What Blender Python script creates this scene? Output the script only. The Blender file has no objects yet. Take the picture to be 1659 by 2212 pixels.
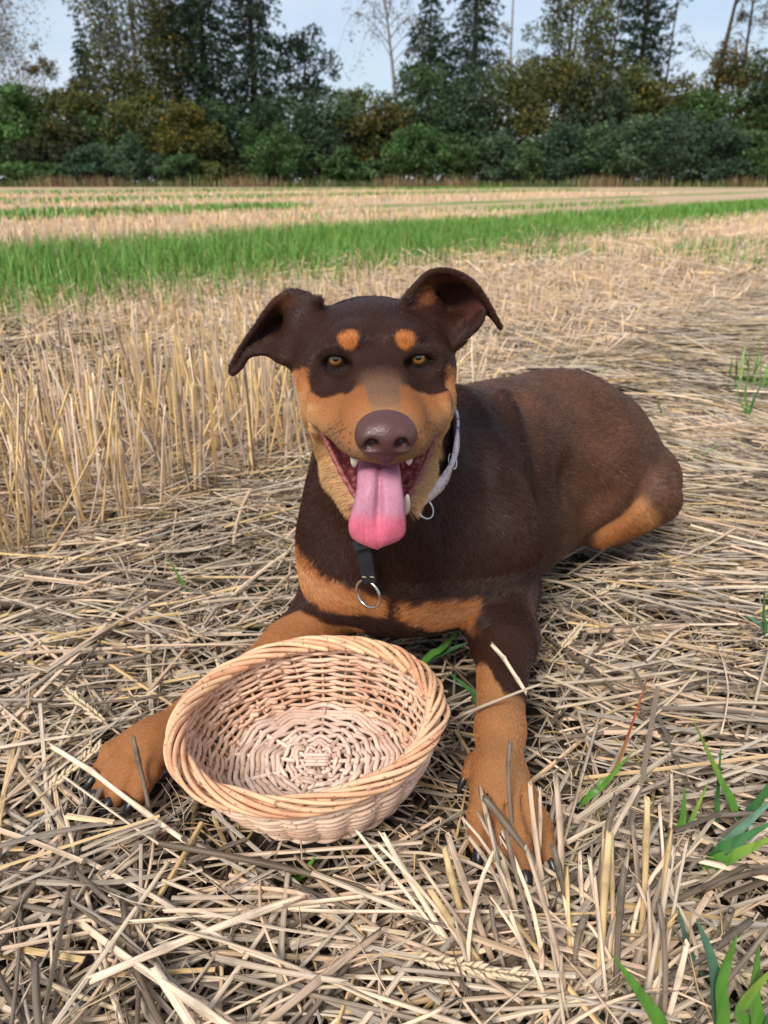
import bpy, bmesh, math, random
import numpy as np
from mathutils import Vector, Matrix, noise as mnoise

# ------------------------------------------------------------------ camera, sky, sun, exposure
scene = bpy.context.scene
C = scene.collection
CAM_H, PITCH, FOCAL = 0.52, math.radians(24.1), 26.0
cam_data = bpy.data.cameras.new("camera")
cam = bpy.data.objects.new("camera", cam_data)
C.objects.link(cam)
cam.location = (0, 0, CAM_H)
cam.rotation_euler = (math.radians(90) - PITCH, 0, 0)
cam_data.sensor_fit = 'VERTICAL'
cam_data.sensor_height = 36.0
cam_data.sensor_width = 36.0
cam_data.lens = FOCAL
cam_data.clip_start = 0.02
cam_data.clip_end = 2000
cam_data.dof.use_dof = True
cam_data.dof.focus_distance = 0.60
cam_data.dof.aperture_fstop = 10.5
scene.camera = cam

SUN_EL, SUN_AZ = math.radians(48), math.radians(205)      # behind the camera, a little to its left
world = bpy.data.worlds.new("World")
scene.world = world
world.use_nodes = True
wn, wl = world.node_tree.nodes, world.node_tree.links
wn.clear()
wout = wn.new('ShaderNodeOutputWorld')
bg = wn.new('ShaderNodeBackground')
bg.inputs['Strength'].default_value = 0.112
sky = wn.new('ShaderNodeTexSky')
sky.sky_type = 'NISHITA'
sky.sun_disc = False
sky.sun_elevation = SUN_EL
sky.sun_rotation = SUN_AZ
sky.air_density = 1.0
sky.dust_density = 1.2
sky.ozone_density = 1.5
# thin high cloud over the blue
tc = wn.new('ShaderNodeTexCoord')
mp = wn.new('ShaderNodeMapping'); mp.inputs['Scale'].default_value = (1.6, 1.6, 5.0)
nz = wn.new('ShaderNodeTexNoise'); nz.inputs['Scale'].default_value = 1.7; nz.inputs['Detail'].default_value = 5; nz.inputs['Roughness'].default_value = 0.55
cr = wn.new('ShaderNodeValToRGB')
cr.color_ramp.elements[0].position = 0.36; cr.color_ramp.elements[0].color = (0.35, 0.35, 0.35, 1)
cr.color_ramp.elements[1].position = 0.68; cr.color_ramp.elements[1].color = (0.80, 0.80, 0.80, 1)
mx = wn.new('ShaderNodeMix'); mx.data_type = 'RGBA'
mx.inputs['B'].default_value = (5.7, 6.35, 7.4, 1)
wl.new(tc.outputs['Generated'], mp.inputs['Vector'])
wl.new(mp.outputs['Vector'], nz.inputs['Vector'])
wl.new(nz.outputs['Fac'], cr.inputs['Fac'])
wl.new(cr.outputs['Color'], mx.inputs['Factor'])
wl.new(sky.outputs['Color'], mx.inputs['A'])
wl.new(mx.outputs['Result'], bg.inputs['Color'])
wl.new(bg.outputs['Background'], wout.inputs['Surface'])

sun_data = bpy.data.lights.new("sun", 'SUN')
sun_data.energy = 3.0
sun_data.angle = math.radians(20)
sun_data.color = (1.0, 0.95, 0.87)
sun = bpy.data.objects.new("sun", sun_data)
C.objects.link(sun)
_sd = Vector((math.sin(SUN_AZ) * math.cos(SUN_EL), math.cos(SUN_AZ) * math.cos(SUN_EL), math.sin(SUN_EL)))
sun.rotation_euler = _sd.to_track_quat('Z', 'Y').to_euler()
sun.location = (0, -3, 6)

vs = scene.view_settings
vs.view_transform = 'Standard'
vs.look = 'None'
vs.exposure = 0.30
vs.gamma = 1.0
vs.use_curve_mapping = False
scene.render.engine = 'CYCLES'
scene.cycles.use_denoising = True
scene.cycles.max_bounces = 6
scene.cycles.diffuse_bounces = 3
scene.cycles.glossy_bounces = 3
scene.cycles.transmission_bounces = 4
scene.cycles.transparent_max_bounces = 6
try:
    scene.cycles.denoiser = 'OPENIMAGEDENOISE'
except Exception:
    pass

# ------------------------------------------------------------------ helpers
RNG = np.random.default_rng(7)
CP, SP = math.cos(PITCH), math.sin(PITCH)
FPX = 1106 / (18.0 / FOCAL)


def at(px, py, Y):
    """Point of the place at distance Y north of the standpoint, seen under the given bearing."""
    dx, dv = (px - 829.5) / FPX, (py - 1106) / FPX
    t = Y / (CP - dv * SP)
    return np.array((dx * t, Y, CAM_H + t * (-SP - dv * CP)))


def gnd(px, py, z=0.0):
    dx, dv = (px - 829.5) / FPX, (py - 1106) / FPX
    t = (CAM_H - z) / (SP + dv * CP)
    return np.array((dx * t, t * (CP - dv * SP), z))


def proj(P):
    P = np.atleast_2d(P)
    d = P[:, 1] * CP + (CAM_H - P[:, 2]) * SP
    u = P[:, 1] * SP - (CAM_H - P[:, 2]) * CP
    return np.stack([829.5 + P[:, 0] / d * FPX, 1106 - u / d * FPX], 1)


def tag(o, label=None, cat=None, group=None, kind=None):
    if label: o['label'] = label
    if cat: o['category'] = cat
    if group: o['group'] = group
    if kind: o['kind'] = kind
    return o


def empty(name, loc=(0, 0, 0)):
    o = bpy.data.objects.new(name, None)
    o.empty_display_size = 0.05
    o.location = loc
    C.objects.link(o)
    return o


def link(name, me, mat=None, parent=None):
    o = bpy.data.objects.new(name, me)
    C.objects.link(o)
    if mat is not None and len(me.materials) == 0:
        me.materials.append(mat)
    if parent is not None:
        o.parent = parent
        o.matrix_parent_inverse = Matrix.Translation(-Vector(parent.location)) if parent.parent is None else Matrix()
    return o


def np_mesh(name, V, F, smooth=True, colors=None, uvs=None, attrs=None):
    """V (n,3), F (m,3) or (m,4) arrays -> mesh; colors (n,3) per vertex, attrs {name: (n,) float}."""
    V = np.asarray(V, dtype=np.float32)
    me = bpy.data.meshes.new(name)
    if isinstance(F, np.ndarray):
        Fs = [F]
    else:
        Fs = [f for f in F if len(f)]
    me.vertices.add(len(V))
    me.vertices.foreach_set('co', V.ravel())
    nl = sum(f.size for f in Fs)
    nf = sum(len(f) for f in Fs)
    me.loops.add(nl)
    me.loops.foreach_set('vertex_index', np.concatenate([f.ravel() for f in Fs]).astype(np.int32))
    me.polygons.add(nf)
    tot = np.concatenate([np.full(len(f), f.shape[1], np.int32) for f in Fs])
    st = np.concatenate([[0], np.cumsum(tot)[:-1]]).astype(np.int32)
    me.polygons.foreach_set('loop_start', st)
    me.polygons.foreach_set('loop_total', tot)
    me.polygons.foreach_set('use_smooth', np.full(nf, smooth, dtype=bool))
    me.update(calc_edges=True)
    if colors is not None:
        a = me.attributes.new('tint', 'FLOAT_COLOR', 'POINT')
        cc = np.ones((len(V), 4), np.float32); cc[:, :3] = colors
        a.data.foreach_set('color', cc.ravel())
    for k, v in (attrs or {}).items():
        a = me.attributes.new(k, 'FLOAT', 'POINT')
        a.data.foreach_set('value', np.asarray(v, np.float32))
    return me


class N:
    """Tiny node-tree writer."""
    def __init__(self, name):
        self.m = bpy.data.materials.new(name)
        self.m.use_nodes = True
        self.t = self.m.node_tree
        self.t.nodes.clear()
        self.out = self.t.nodes.new('ShaderNodeOutputMaterial')

    def n(self, typ, **kw):
        nd = self.t.nodes.new('ShaderNode' + typ)
        for k, v in kw.items():
            if k in nd.inputs.keys() or k.replace('_', ' ') in nd.inputs.keys():
                self.set(nd, k if k in nd.inputs.keys() else k.replace('_', ' '), v)
            else:
                setattr(nd, k, v)
        return nd

    def set(self, nd, key, v):
        s = nd.inputs[key]
        if isinstance(v, bpy.types.NodeSocket):
            self.t.links.new(v, s)
        else:
            s.default_value = v

    def math(self, op, a, b=None, clamp=False):
        nd = self.t.nodes.new('ShaderNodeMath'); nd.operation = op; nd.use_clamp = clamp
        self.set(nd, 0, a)
        if b is not None: self.set(nd, 1, b)
        return nd.outputs[0]

    def mix(self, f, a, b, blend='MIX'):
        nd = self.t.nodes.new('ShaderNodeMix'); nd.data_type = 'RGBA'; nd.blend_type = blend
        self.set(nd, 'Factor', f)
        self.set(nd, 'A', a if not isinstance(a, tuple) or len(a) == 4 else a + (1,))
        self.set(nd, 'B', b if not isinstance(b, tuple) or len(b) == 4 else b + (1,))
        return nd.outputs['Result']

    def ramp(self, f, stops):
        nd = self.t.nodes.new('ShaderNodeValToRGB')
        e = nd.color_ramp.elements
        while len(e) < len(stops): e.new(0.5)
        for el, (p, col) in zip(e, stops):
            el.position = p
            el.color = (col, col, col, 1) if isinstance(col, (int, float)) else tuple(col) + (1,)
        self.set(nd, 'Fac', f)
        return nd.outputs['Color']

    def noise(self, scale, detail=3, rough=0.5, vec=None, dist=0.0):
        nd = self.t.nodes.new('ShaderNodeTexNoise')
        nd.inputs['Scale'].default_value = scale; nd.inputs['Detail'].default_value = detail
        nd.inputs['Roughness'].default_value = rough; nd.inputs['Distortion'].default_value = dist
        if vec is not None: self.set(nd, 'Vector', vec)
        return nd.outputs['Fac']

    def attr(self, name, out='Color'):
        nd = self.t.nodes.new('ShaderNodeAttribute'); nd.attribute_name = name
        return nd.outputs[out]

    def coord(self, which='Object', scale=None):
        o = self.t.nodes.new('ShaderNodeTexCoord').outputs[which]
        if scale is None: return o
        mp = self.t.nodes.new('ShaderNodeMapping'); mp.inputs['Scale'].default_value = scale
        self.t.links.new(o, mp.inputs['Vector'])
        return mp.outputs['Vector']

    def bump(self, h, strength=0.3, dist=0.002):
        nd = self.t.nodes.new('ShaderNodeBump')
        nd.inputs['Strength'].default_value = strength; nd.inputs['Distance'].default_value = dist
        self.set(nd, 'Height', h)
        return nd.outputs['Normal']

    def bsdf(self, color, rough=0.6, spec=0.3, normal=None, **kw):
        nd = self.t.nodes.new('ShaderNodeBsdfPrincipled')
        self.set(nd, 'Base Color', color if not isinstance(color, tuple) or len(color) == 4 else color + (1,))
        self.set(nd, 'Roughness', rough)
        self.set(nd, 'Specular IOR Level', spec)
        if normal is not None: self.set(nd, 'Normal', normal)
        for k, v in kw.items(): self.set(nd, k.replace('_', ' '), v)
        self.t.links.new(nd.outputs[0], self.out.inputs['Surface'])
        return self.m


def catmull(P, n, closed=False):
    """Smooth curve through the points P, n samples."""
    P = np.asarray(P, float)
    m = len(P)
    if closed:
        t = np.linspace(0, m, n, endpoint=False)
    else:
        t = np.linspace(0, m - 1, n)
    i = np.floor(t).astype(int)
    if not closed: i = np.minimum(i, m - 2)
    f = (t - i)[:, None]
    g = (lambda k: P[k % m]) if closed else (lambda k: np.where(((k < 0) | (k >= m))[:, None], 2 * P[np.clip(k, 0, m - 1)] - P[np.clip(2 * np.clip(k, 0, m - 1) - k, 0, m - 1)], P[np.clip(k, 0, m - 1)]))
    p0, p1, p2, p3 = g(i - 1), g(i), g(i + 1), g(i + 2)
    return 0.5 * (2 * p1 + (p2 - p0) * f + (2 * p0 - 5 * p1 + 4 * p2 - p3) * f ** 2 + (3 * p1 - p0 - 3 * p2 + p3) * f ** 3)


def tube_arrays(P, r, sides=8, closed=False, caps=True, flat=None):
    """Sweep a circle (radius scalar or per point) along P; returns V, list of face arrays. flat=(vector, factor) squashes."""
    P = np.asarray(P, float); n = len(P)
    r = np.broadcast_to(np.asarray(r, float), (n,))
    if closed:
        T = np.roll(P, -1, 0) - np.roll(P, 1, 0)
    else:
        T = np.gradient(P, axis=0)
    T /= np.linalg.norm(T, axis=1)[:, None] + 1e-12
    up = np.array((0.0, 0, 1.0)) if abs(T[0][2]) < 0.9 else np.array((1.0, 0, 0))
    A = np.empty((n, 3)); a = np.cross(up, T[0]); a /= np.linalg.norm(a)
    for k in range(n):
        a = a - T[k] * np.dot(a, T[k]); a /= np.linalg.norm(a) + 1e-12
        A[k] = a
    B = np.cross(T, A)
    ang = np.linspace(0, 2 * np.pi, sides, endpoint=False)
    V = P[:, None] + r[:, None, None] * (np.cos(ang)[None, :, None] * A[:, None] + np.sin(ang)[None, :, None] * B[:, None])
    V = V.reshape(-1, 3)
    i = np.arange(n if closed else n - 1)[:, None]; j = np.arange(sides)[None]
    i2 = (i + 1) % n; j2 = (j + 1) % sides
    Q = np.stack([i * sides + j + 0 * j2, i * sides + j2, i2 * sides + j2, i2 * sides + j + 0 * j2], -1).reshape(-1, 4)
    Fs = [Q]
    if caps and not closed:
        c0, c1 = len(V), len(V) + 1
        V = np.vstack([V, P[:1], P[-1:]])
        jj = np.arange(sides); jn = (jj + 1) % sides
        Fs.append(np.stack([np.full(sides, c0), jn, jj], 1))
        Fs.append(np.stack([np.full(sides, c1), (n - 1) * sides + jj, (n - 1) * sides + jn], 1))
    return V, Fs


def tube(name, P, r, mat, parent=None, sides=8, closed=False, caps=True):
    V, Fs = tube_arrays(P, r, sides, closed, caps)
    return link(name, np_mesh(name, V, Fs), mat, parent)
# ------------------------------------------------------------------ sculpting field: smooth blends on a rectilinear grid
def axis_pts(segs):
    """segs: list of (start, end, step) joined end to end."""
    out = []
    for a, b, st in segs:
        n = max(1, int(round((b - a) / st)))
        out.append(np.linspace(a, b, n, endpoint=False))
    out.append(np.array([segs[-1][1]]))
    return np.concatenate(out).astype(np.float32)


class Field:
    def __init__(self, xs, ys, zs):
        self.ax = (xs, ys, zs)
        self.F = np.full((len(xs), len(ys), len(zs)), 0.05, np.float32)

    def box(self, lo, hi):
        sl = []
        for a, l, h in zip(self.ax, lo, hi):
            i, j = np.searchsorted(a, l), np.searchsorted(a, h)
            sl.append(slice(max(0, i - 1), min(len(a), j + 1)))
        return tuple(sl)

    def coords(self, sl):
        return (self.ax[0][sl[0]][:, None, None], self.ax[1][sl[1]][None, :, None], self.ax[2][sl[2]][None, None, :])

    def _join(self, sl, d, k, op):
        f = self.F[sl]
        if op == 'cut':
            d = -d
            h = np.maximum(k - np.abs(f - d), 0) / k
            self.F[sl] = np.maximum(f, d) + h * h * k * 0.25
        else:
            h = np.maximum(k - np.abs(f - d), 0) / k
            self.F[sl] = np.minimum(f, d) - h * h * k * 0.25

    def cone(self, a, b, ra, rb, k=0.02, op='add'):
        a = np.asarray(a, np.float32); b = np.asarray(b, np.float32); R = max(ra, rb) + k + 0.006
        sl = self.box(np.minimum(a, b) - R, np.maximum(a, b) + R)
        X, Y, Z = self.coords(sl)
        ab = b - a; L = float(ab @ ab) + 1e-12
        t = np.clip(((X - a[0]) * ab[0] + (Y - a[1]) * ab[1] + (Z - a[2]) * ab[2]) / L, 0, 1).astype(np.float32)
        d = np.sqrt((X - a[0] - t * ab[0]) ** 2 + (Y - a[1] - t * ab[1]) ** 2 + (Z - a[2] - t * ab[2]) ** 2) - (ra + (rb - ra) * t)
        self._join(sl, d.astype(np.float32), k, op)

    def ell(self, c, r, M=None, k=0.02, op='add'):
        """Ellipsoid: centre, radii along the rows of M (world axes if None)."""
        c = np.asarray(c, np.float32); r = np.asarray(r, np.float32)
        M = np.eye(3, dtype=np.float32) if M is None else np.asarray(M, np.float32)
        ext = np.sqrt(((M * r[:, None]) ** 2).sum(0)) + k + 0.006
        sl = self.box(c - ext, c + ext)
        X, Y, Z = self.coords(sl)
        X, Y, Z = X - c[0], Y - c[1], Z - c[2]
        k0 = 0; k1 = 0
        for i in range(3):
            q = X * M[i, 0] + Y * M[i, 1] + Z * M[i, 2]
            k0 = k0 + (q / r[i]) ** 2; k1 = k1 + (q / r[i] ** 2) ** 2
        k0 = np.sqrt(k0); k1 = np.sqrt(k1) + 1e-9
        self._join(sl, (k0 * (k0 - 1) / k1).astype(np.float32), k, op)

    def pts(self, P, r, k=0.004, op='add'):
        """Union of small balls at the points P (a sheet or a curve), then blended in as one."""
        P = np.asarray(P, np.float32); r = np.broadcast_to(np.asarray(r, np.float32), (len(P),))
        R = float(r.max()) + k + 0.004
        sl = self.box(P.min(0) - R, P.max(0) + R)
        X, Y, Z = self.coords(sl)
        xs, ys, zs = X.ravel(), Y.ravel(), Z.ravel()
        D = np.full((len(xs), len(ys), len(zs)), R, np.float32)
        for p, q in zip(P, r):
            i0, i1 = np.searchsorted(xs, (p[0] - R, p[0] + R)); j0, j1 = np.searchsorted(ys, (p[1] - R, p[1] + R)); k0, k1 = np.searchsorted(zs, (p[2] - R, p[2] + R))
            d = np.sqrt((xs[i0:i1, None, None] - p[0]) ** 2 + (ys[None, j0:j1, None] - p[1]) ** 2 + (zs[None, None, k0:k1] - p[2]) ** 2) - q
            v = D[i0:i1, j0:j1, k0:k1]
            np.minimum(v, d, out=v)
        self._join(sl, D, k, op)

    def mesh(self):
        """Naive surface nets."""
        F = self.F; S = F < 0
        A = np.zeros(tuple(n - 1 for n in F.shape), np.uint8)
        for i in (0, 1):
            for j in (0, 1):
                for k in (0, 1):
                    A += S[i:F.shape[0] - 1 + i, j:F.shape[1] - 1 + j, k:F.shape[2] - 1 + k]
        act = (A > 0) & (A < 8)
        I, J, K = np.nonzero(act)
        idx = np.full(A.shape, -1, np.int32); idx[I, J, K] = np.arange(len(I))
        acc = np.zeros((len(I), 3)); cnt = np.zeros(len(I))
        corner = [(i, j, k) for i in (0, 1) for j in (0, 1) for k in (0, 1)]
        val = {c: F[I + c[0], J + c[1], K + c[2]].astype(float) for c in corner}
        xs, ys, zs = (a.astype(float) for a in self.ax)
        pos = {c: np.stack([xs[I + c[0]], ys[J + c[1]], zs[K + c[2]]], 1) for c in corner}
        for c in corner:
            for ax in range(3):
                if c[ax]: continue
                e = list(c); e[ax] = 1; e = tuple(e)
                m = (val[c] < 0) != (val[e] < 0)
                t = val[c] / (val[c] - val[e] + 1e-20)
                p = pos[c] + (pos[e] - pos[c]) * t[:, None]
                acc[m] += p[m]; cnt[m] += 1
        V = acc / cnt[:, None]
        Q = []
        for ax in range(3):
            s0 = [slice(None)] * 3; s1 = [slice(None)] * 3
            s0[ax] = slice(0, -1); s1[ax] = slice(1, None)
            a, b = S[tuple(s0)], S[tuple(s1)]
            o1, o2 = [(1, 2), (2, 0), (0, 1)][ax]
            E = np.nonzero(a != b)
            ok = (E[o1] > 0) & (E[o2] > 0) & (E[o1] < F.shape[o1] - 1) & (E[o2] < F.shape[o2] - 1)
            E = [e[ok] for e in E]
            flip = a[E[0], E[1], E[2]]
            def cell(d1, d2):
                q = [e.copy() for e in E]; q[o1] -= d1; q[o2] -= d2
                return idx[q[0], q[1], q[2]]
            q = np.stack([cell(1, 1), cell(0, 1), cell(0, 0), cell(1, 0)], 1)
            q[~flip] = q[~flip][:, ::-1]
            Q.append(q)
        return V, np.concatenate(Q)


def relax(V, Q, it=2, w=0.5):
    """Light smoothing of a quad mesh."""
    e = np.concatenate([Q[:, [0, 1]], Q[:, [1, 2]], Q[:, [2, 3]], Q[:, [3, 0]]])
    n = len(V)
    for _ in range(it):
        s = np.zeros((n, 3)); c = np.zeros(n)
        for a, b in ((0, 1), (1, 0)):
            for ax in range(3):
                s[:, ax] += np.bincount(e[:, a], V[e[:, b], ax], n)
            c += np.bincount(e[:, a], minlength=n)
        V = V + w * (s / np.maximum(c, 1)[:, None] - V)
    return V


def vnormals(V, Q):
    fn = np.cross(V[Q[:, 2]] - V[Q[:, 0]], V[Q[:, 3]] - V[Q[:, 1]])
    nn = np.zeros_like(V)
    for i in range(4):
        for ax in range(3):
            nn[:, ax] += np.bincount(Q[:, i], fn[:, ax], len(V))
    return nn / (np.linalg.norm(nn, axis=1)[:, None] + 1e-12)
# ------------------------------------------------------------------ the dog
HO = np.array((-.0055, .629, .383))                     # between the eyes
hf = np.array((.06807, -.97307, -.22024)); hr = np.array((.99756, .06979, 0.0)); hu = np.cross(hf, hr)
HM = np.stack([hf, hr, hu])


def HL(a, b, c):
    """Head frame: a towards the nose, b to the dog's left, c up."""
    return HO + a * hf + b * hr + c * hu


def crop(x, y, Y):
    return at(466 + .3968 * x, 548.6 + .3968 * y, Y)


def sheet(rows, n=46):
    R = [catmull(r, n) for r in rows]
    G = np.stack(R)
    G = np.stack([catmull(G[:, j], int(n * 1.3)) for j in range(n)], 1)
    return G


EAR_L = sheet([[crop(560, 262, .685), crop(470, 390, .690), crop(420, 585, .665)],
               [crop(420, 215, .700), crop(380, 400, .715), crop(350, 572, .668)],
               [crop(320, 262, .700), crop(290, 420, .708), crop(275, 538, .668)],
               [crop(215, 405, .685), crop(195, 480, .690), crop(180, 552, .668)],
               [crop(135, 520, .672), crop(130, 570, .676), crop(135, 618, .664)],
               [crop(82, 620, .664), crop(85, 645, .666), crop(95, 655, .662)]])
EAR_R = sheet([[crop(1030, 262, .690), crop(1180, 380, .715), crop(1305, 500, .672)],
               [crop(1085, 180, .700), crop(1235, 320, .735), crop(1380, 432, .672)],
               [crop(1170, 104, .705), crop(1310, 230, .738), crop(1432, 380, .674)],
               [crop(1290, 100, .695), crop(1390, 180, .712), crop(1452, 330, .680)],
               [crop(1405, 165, .682), crop(1440, 230, .690), crop(1480, 318, .684)],
               [crop(1490, 290, .676), crop(1505, 320, .680), crop(1520, 360, .684)],
               [crop(1535, 375, .674), crop(1542, 390, .676), crop(1550, 405, .678)]])


def build_dog_field():
    f = Field(axis_pts([(-.31, -.150, .0026), (-.150, .118, .0018), (.118, .17, .0026), (.17, .53, .0052)]),
              axis_pts([(.405, .485, .0026), (.485, .73, .0018), (.73, .80, .0034), (.80, 1.34, .0055)]),
              axis_pts([(-.012, .08, .0028), (.08, .20, .0046), (.20, .255, .0024), (.255, .462, .0018)]))
    # --- torso, lying with the rump swung out to the dog's left
    ax = np.array((.60, .80, 0.0)); lat = np.array((.80, -.60, 0.0)); up = np.array((0, 0, 1.0))
    B = np.stack([ax, lat, up])
    f.ell((.090, .890, .150), (.185, .110, .122), B, k=.03)          # rib cage
    f.ell((.185, 1.03, .147), (.15, .110, .110), B, k=.05)           # loin
    f.ell((.268, 1.110, .140), (.125, .112, .110), B, k=.06)          # pelvis
    f.cone((.03, .85, .195), (.16, 1.0, .170), .080, .082, k=.05)      # back line
    # --- neck
    f.cone((-.006, .720, .325), (.022, .80, .210), .054, .082, k=.03)
    f.cone((-.003, .705, .280), (.016, .765, .170), .050, .080, k=.03)
    # --- fore chest
    f.ell((.018, .775, .155), (.096, .100, .110), k=.03)
    f.ell((-.040, .735, .115), (.054, .055, .062), k=.030)
    f.ell((.070, .735, .110), (.060, .055, .062), k=.030)
    f.ell((.014, .745, .085), (.06, .055, .045), k=.03)
    # --- shoulder blades and upper arms
    f.cone((.078, .870, .235), (.116, .765, .145), .050, .060, k=.045)
    f.cone((.114, .765, .140), (.142, .790, .070), .054, .043, k=.03)
    f.cone((-.035, .860, .225), (-.040, .780, .150), .045, .050, k=.05)
    f.cone((-.040, .785, .125), (-.052, .790, .070), .044, .042, k=.03)
    # --- dog's left foreleg, straight towards the camera
    f.cone((.142, .790, .070), (.133, .690, .060), .042, .034, k=.025)
    f.cone((.133, .690, .060), (.112, .565, .038), .032, .0215, k=.02)
    f.cone((.112, .565, .038), (.104, .515, .033), .0215, .0225, k=.015)
    f.ell((.103, .492, .030), (.027, .034, .020), k=.018)
    for bx, by, mx_, my, tx, ty in ((.0870, .492, .0815, .470, .0795, .452), (.0970, .482, .0940, .452, .0930, .432), (.1100, .482, .1120, .452, .1140, .429), (.1225, .490, .1300, .463, .1360, .440)):
        f.cone((bx, by, .031), (mx_, my, .026), .0108, .0106, k=.004)
        f.cone((mx_, my, .026), (tx, ty, .011), .0106, .0086, k=.004)
    for x0, y0, x1, y1 in ((.0905, .487, .0862, .452), (.1035, .478, .1035, .440), (.1165, .484, .1215, .448)):
        f.cone((x0, y0, .0415), (x1, y1, .034), .0016, .0042, k=.004, op='cut')
    f.cone((.083, .535, .028), (.076, .523, .022), .0065, .005, k=.006)      # dewclaw pad
    # --- dog's right foreleg, spread out to the side behind the basket
    f.cone((-.050, .785, .060), (-.106, .706, .036), .040, .029, k=.03)
    f.cone((-.106, .706, .036), (-.192, .602, .023), .028, .0205, k=.02)
    f.cone((-.192, .602, .023), (-.222, .564, .022), .0205, .0215, k=.015)
    pd = np.array((-.50, -.866)); pn = np.array((.866, -.50))
    pc = np.array((-.226, .556))
    f.ell((pc[0], pc[1], .024), (.031, .0245, .020), np.array(((-.5, -.866, 0), (.866, -.5, 0), (0, 0, 1.))), k=.018)
    for off, ln in ((-.021, .040), (-.0073, .052), (.0073, .052), (.021, .042)):
        s0 = pc + pn * off * .8; s1 = pc + pd * ln * .55 + pn * off * 1.15; s2 = pc + pd * ln + pn * off * 1.25
        f.cone((*s0, .028), (*s1, .024), .0112, .0108, k=.004)
        f.cone((*s1, .024), (*s2, .009), .0106, .0086, k=.004)
    # --- hind leg folded beside the rump
    f.cone((.290, 1.090, .140), (.310, 1.035, .112), .096, .076, k=.05)
    f.ell((.338, 1.078, .115), (.080, .098, .080), np.stack([lat, ax, up]), k=.04)
    f.cone(at(1296, 1152, .985), at(1400, 1080, .995), .022, .036, k=.004)
    f.cone(at(1405, 1075, .995), (.410, 1.075, .090), .037, .048, k=.012)
    f.cone(at(1418, 1080, .995), at(1330, 1150, 1.00), .034, .022, k=.010)
    f.cone((.345, 1.110, .130), (.395, 1.085, .095), .080, .058, k=.03)
    # flank and belly to the ground
    f.ell((.16, .94, .085), (.16, .100, .085), B, k=.04)
    f.ell((.225, 1.03, .070), (.15, .085, .068), B, k=.04)
    # --- relief of the trunk: skin folds at the neck, groove behind the shoulder, hollow of the flank
    def ridge(pts_, r, sink, op='add', k=.012):
        q = catmull(pts_, 46); f.pts(q + np.array((-.35, .72, -.60)) * sink, r, k=k, op=op)
    ridge([(.0917, .8506, .2899), (.1071, .8342, .2778), (.1178, .808, .2589), (.1204, .781, .2403), (.1197, .7515, .2199)], .012, .0085, k=.016)
    ridge([(.150, .890, .278), (.158, .868, .262), (.160, .842, .242), (.158, .818, .220)], .011, .0088, k=.016)
    ridge([(.1801, .9394, .2602), (.188, .9088, .2444), (.1923, .878, .2189), (.198, .855, .185), (.200, .842, .150), (.190, .826, .110)], .016, -.0115, 'cut', .020)
    ridge([(.2524, .9198, .1469), (.275, .935, .128), (.297, .9490, .100)], .026, -.0185, 'cut', .030)
    f.cone((.105, .800, .215), (.128, .752, .150), .046, .052, k=.012)
    # --- head
    def he(c, r, k=.012, op='add'): f.ell(HL(*c), r, HM, k, op)
    def hc(a, b, ra, rb, k=.012, op='add'): f.cone(HL(*a), HL(*b), ra, rb, k, op)
    he((-.066, 0, -.030), (.080, .068, .050), .02)
    he((-.038, 0, -.016), (.055, .055, .034), .02)
    for s in (-1, 1):
        he((-.032, s * .0415, -.029), (.050, .031, .035), .02)               # cheek bones
        he((-.020, s * .042, -.064), (.050, .0175, .030), .02)               # jaw muscle
        he((-.013, s * .023, .0135), (.018, .016, .009), .012)               # brow
        he((-.008, s * .050, -.008), (.016, .013, .014), .010)
        hc((.085, s * .019, -.022), (.014, s * .042, -.037), .0115, .0165, .012)   # muzzle flares into the cheek
        hc((.045, s * .034, -.036), (.005, s * .049, -.048), .0115, .017, .012)
    hc((-.055, 0, -.06), (-.01, 0, -.075), .045, .040, .03)                 # throat
    for a_, b_, c_, rb, rc in ((.010, 0, -.022, .038, .026), (.035, 0, -.019, .0325, .0245), (.060, 0, -.0175, .031, .0235), (.080, 0, -.0165, .0305, .0235), (.094, 0, -.0165, .0285, .0215)):
        he((a_, b_, c_), (.024 if a_ < .07 else .021, rb, rc), .012)
    # upper lips
    for s in (-1, 1):
        LU = catmull([HL(.1055, s * .006, -.0275), HL(.1025, s * .019, -.0275), HL(.090, s * .0285, -.0300), HL(.070, s * .0365, -.032), HL(.052, s * .044, -.034), HL(.040, s * .049, -.035)], 40)
        f.pts(LU, np.linspace(.0075, .0065, 40), k=.012)
        # cheek fold behind the corner of the mouth
        CF = catmull([HL(.022, s * .0555, -.026), HL(.036, s * .0535, -.029), HL(.040, s * .0535, -.039), HL(.031, s * .0535, -.052), HL(.020, s * .0505, -.066)], 40)
        f.pts(CF, .0062, k=.005)
        CF2 = catmull([HL(.002, s * .0615, -.026), HL(.013, s * .0620, -.034), HL(.011, s * .0600, -.050), HL(.000, s * .0555, -.066)], 36)
        f.pts(CF2, .0056, k=.006)
        # lower jaw
        hc((-.022, s * .038, -.070), (.040, s * .0325, -.093), .017, .0125, .02)
        hc((.040, s * .034, -.094), (.086, s * .016, -.100), .0130, .0110, .012)
    hc((-.01, 0, -.090), (.084, 0, -.103), .030, .013, .02)
    # mouth opening
    he((.072, 0, -.066), (.050, .0215, .0235), .005, 'cut')
    for s in (-1, 1):
        CUT = catmull([HL(.105, s * .022, -.052), HL(.085, s * .030, -.058), HL(.065, s * .040, -.056), HL(.048, s * .050, -.0475), HL(.040, s * .0575, -.0425)], 40)
        f.pts(CUT, np.linspace(.016, .0036, 40), k=.003, op='cut')
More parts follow.
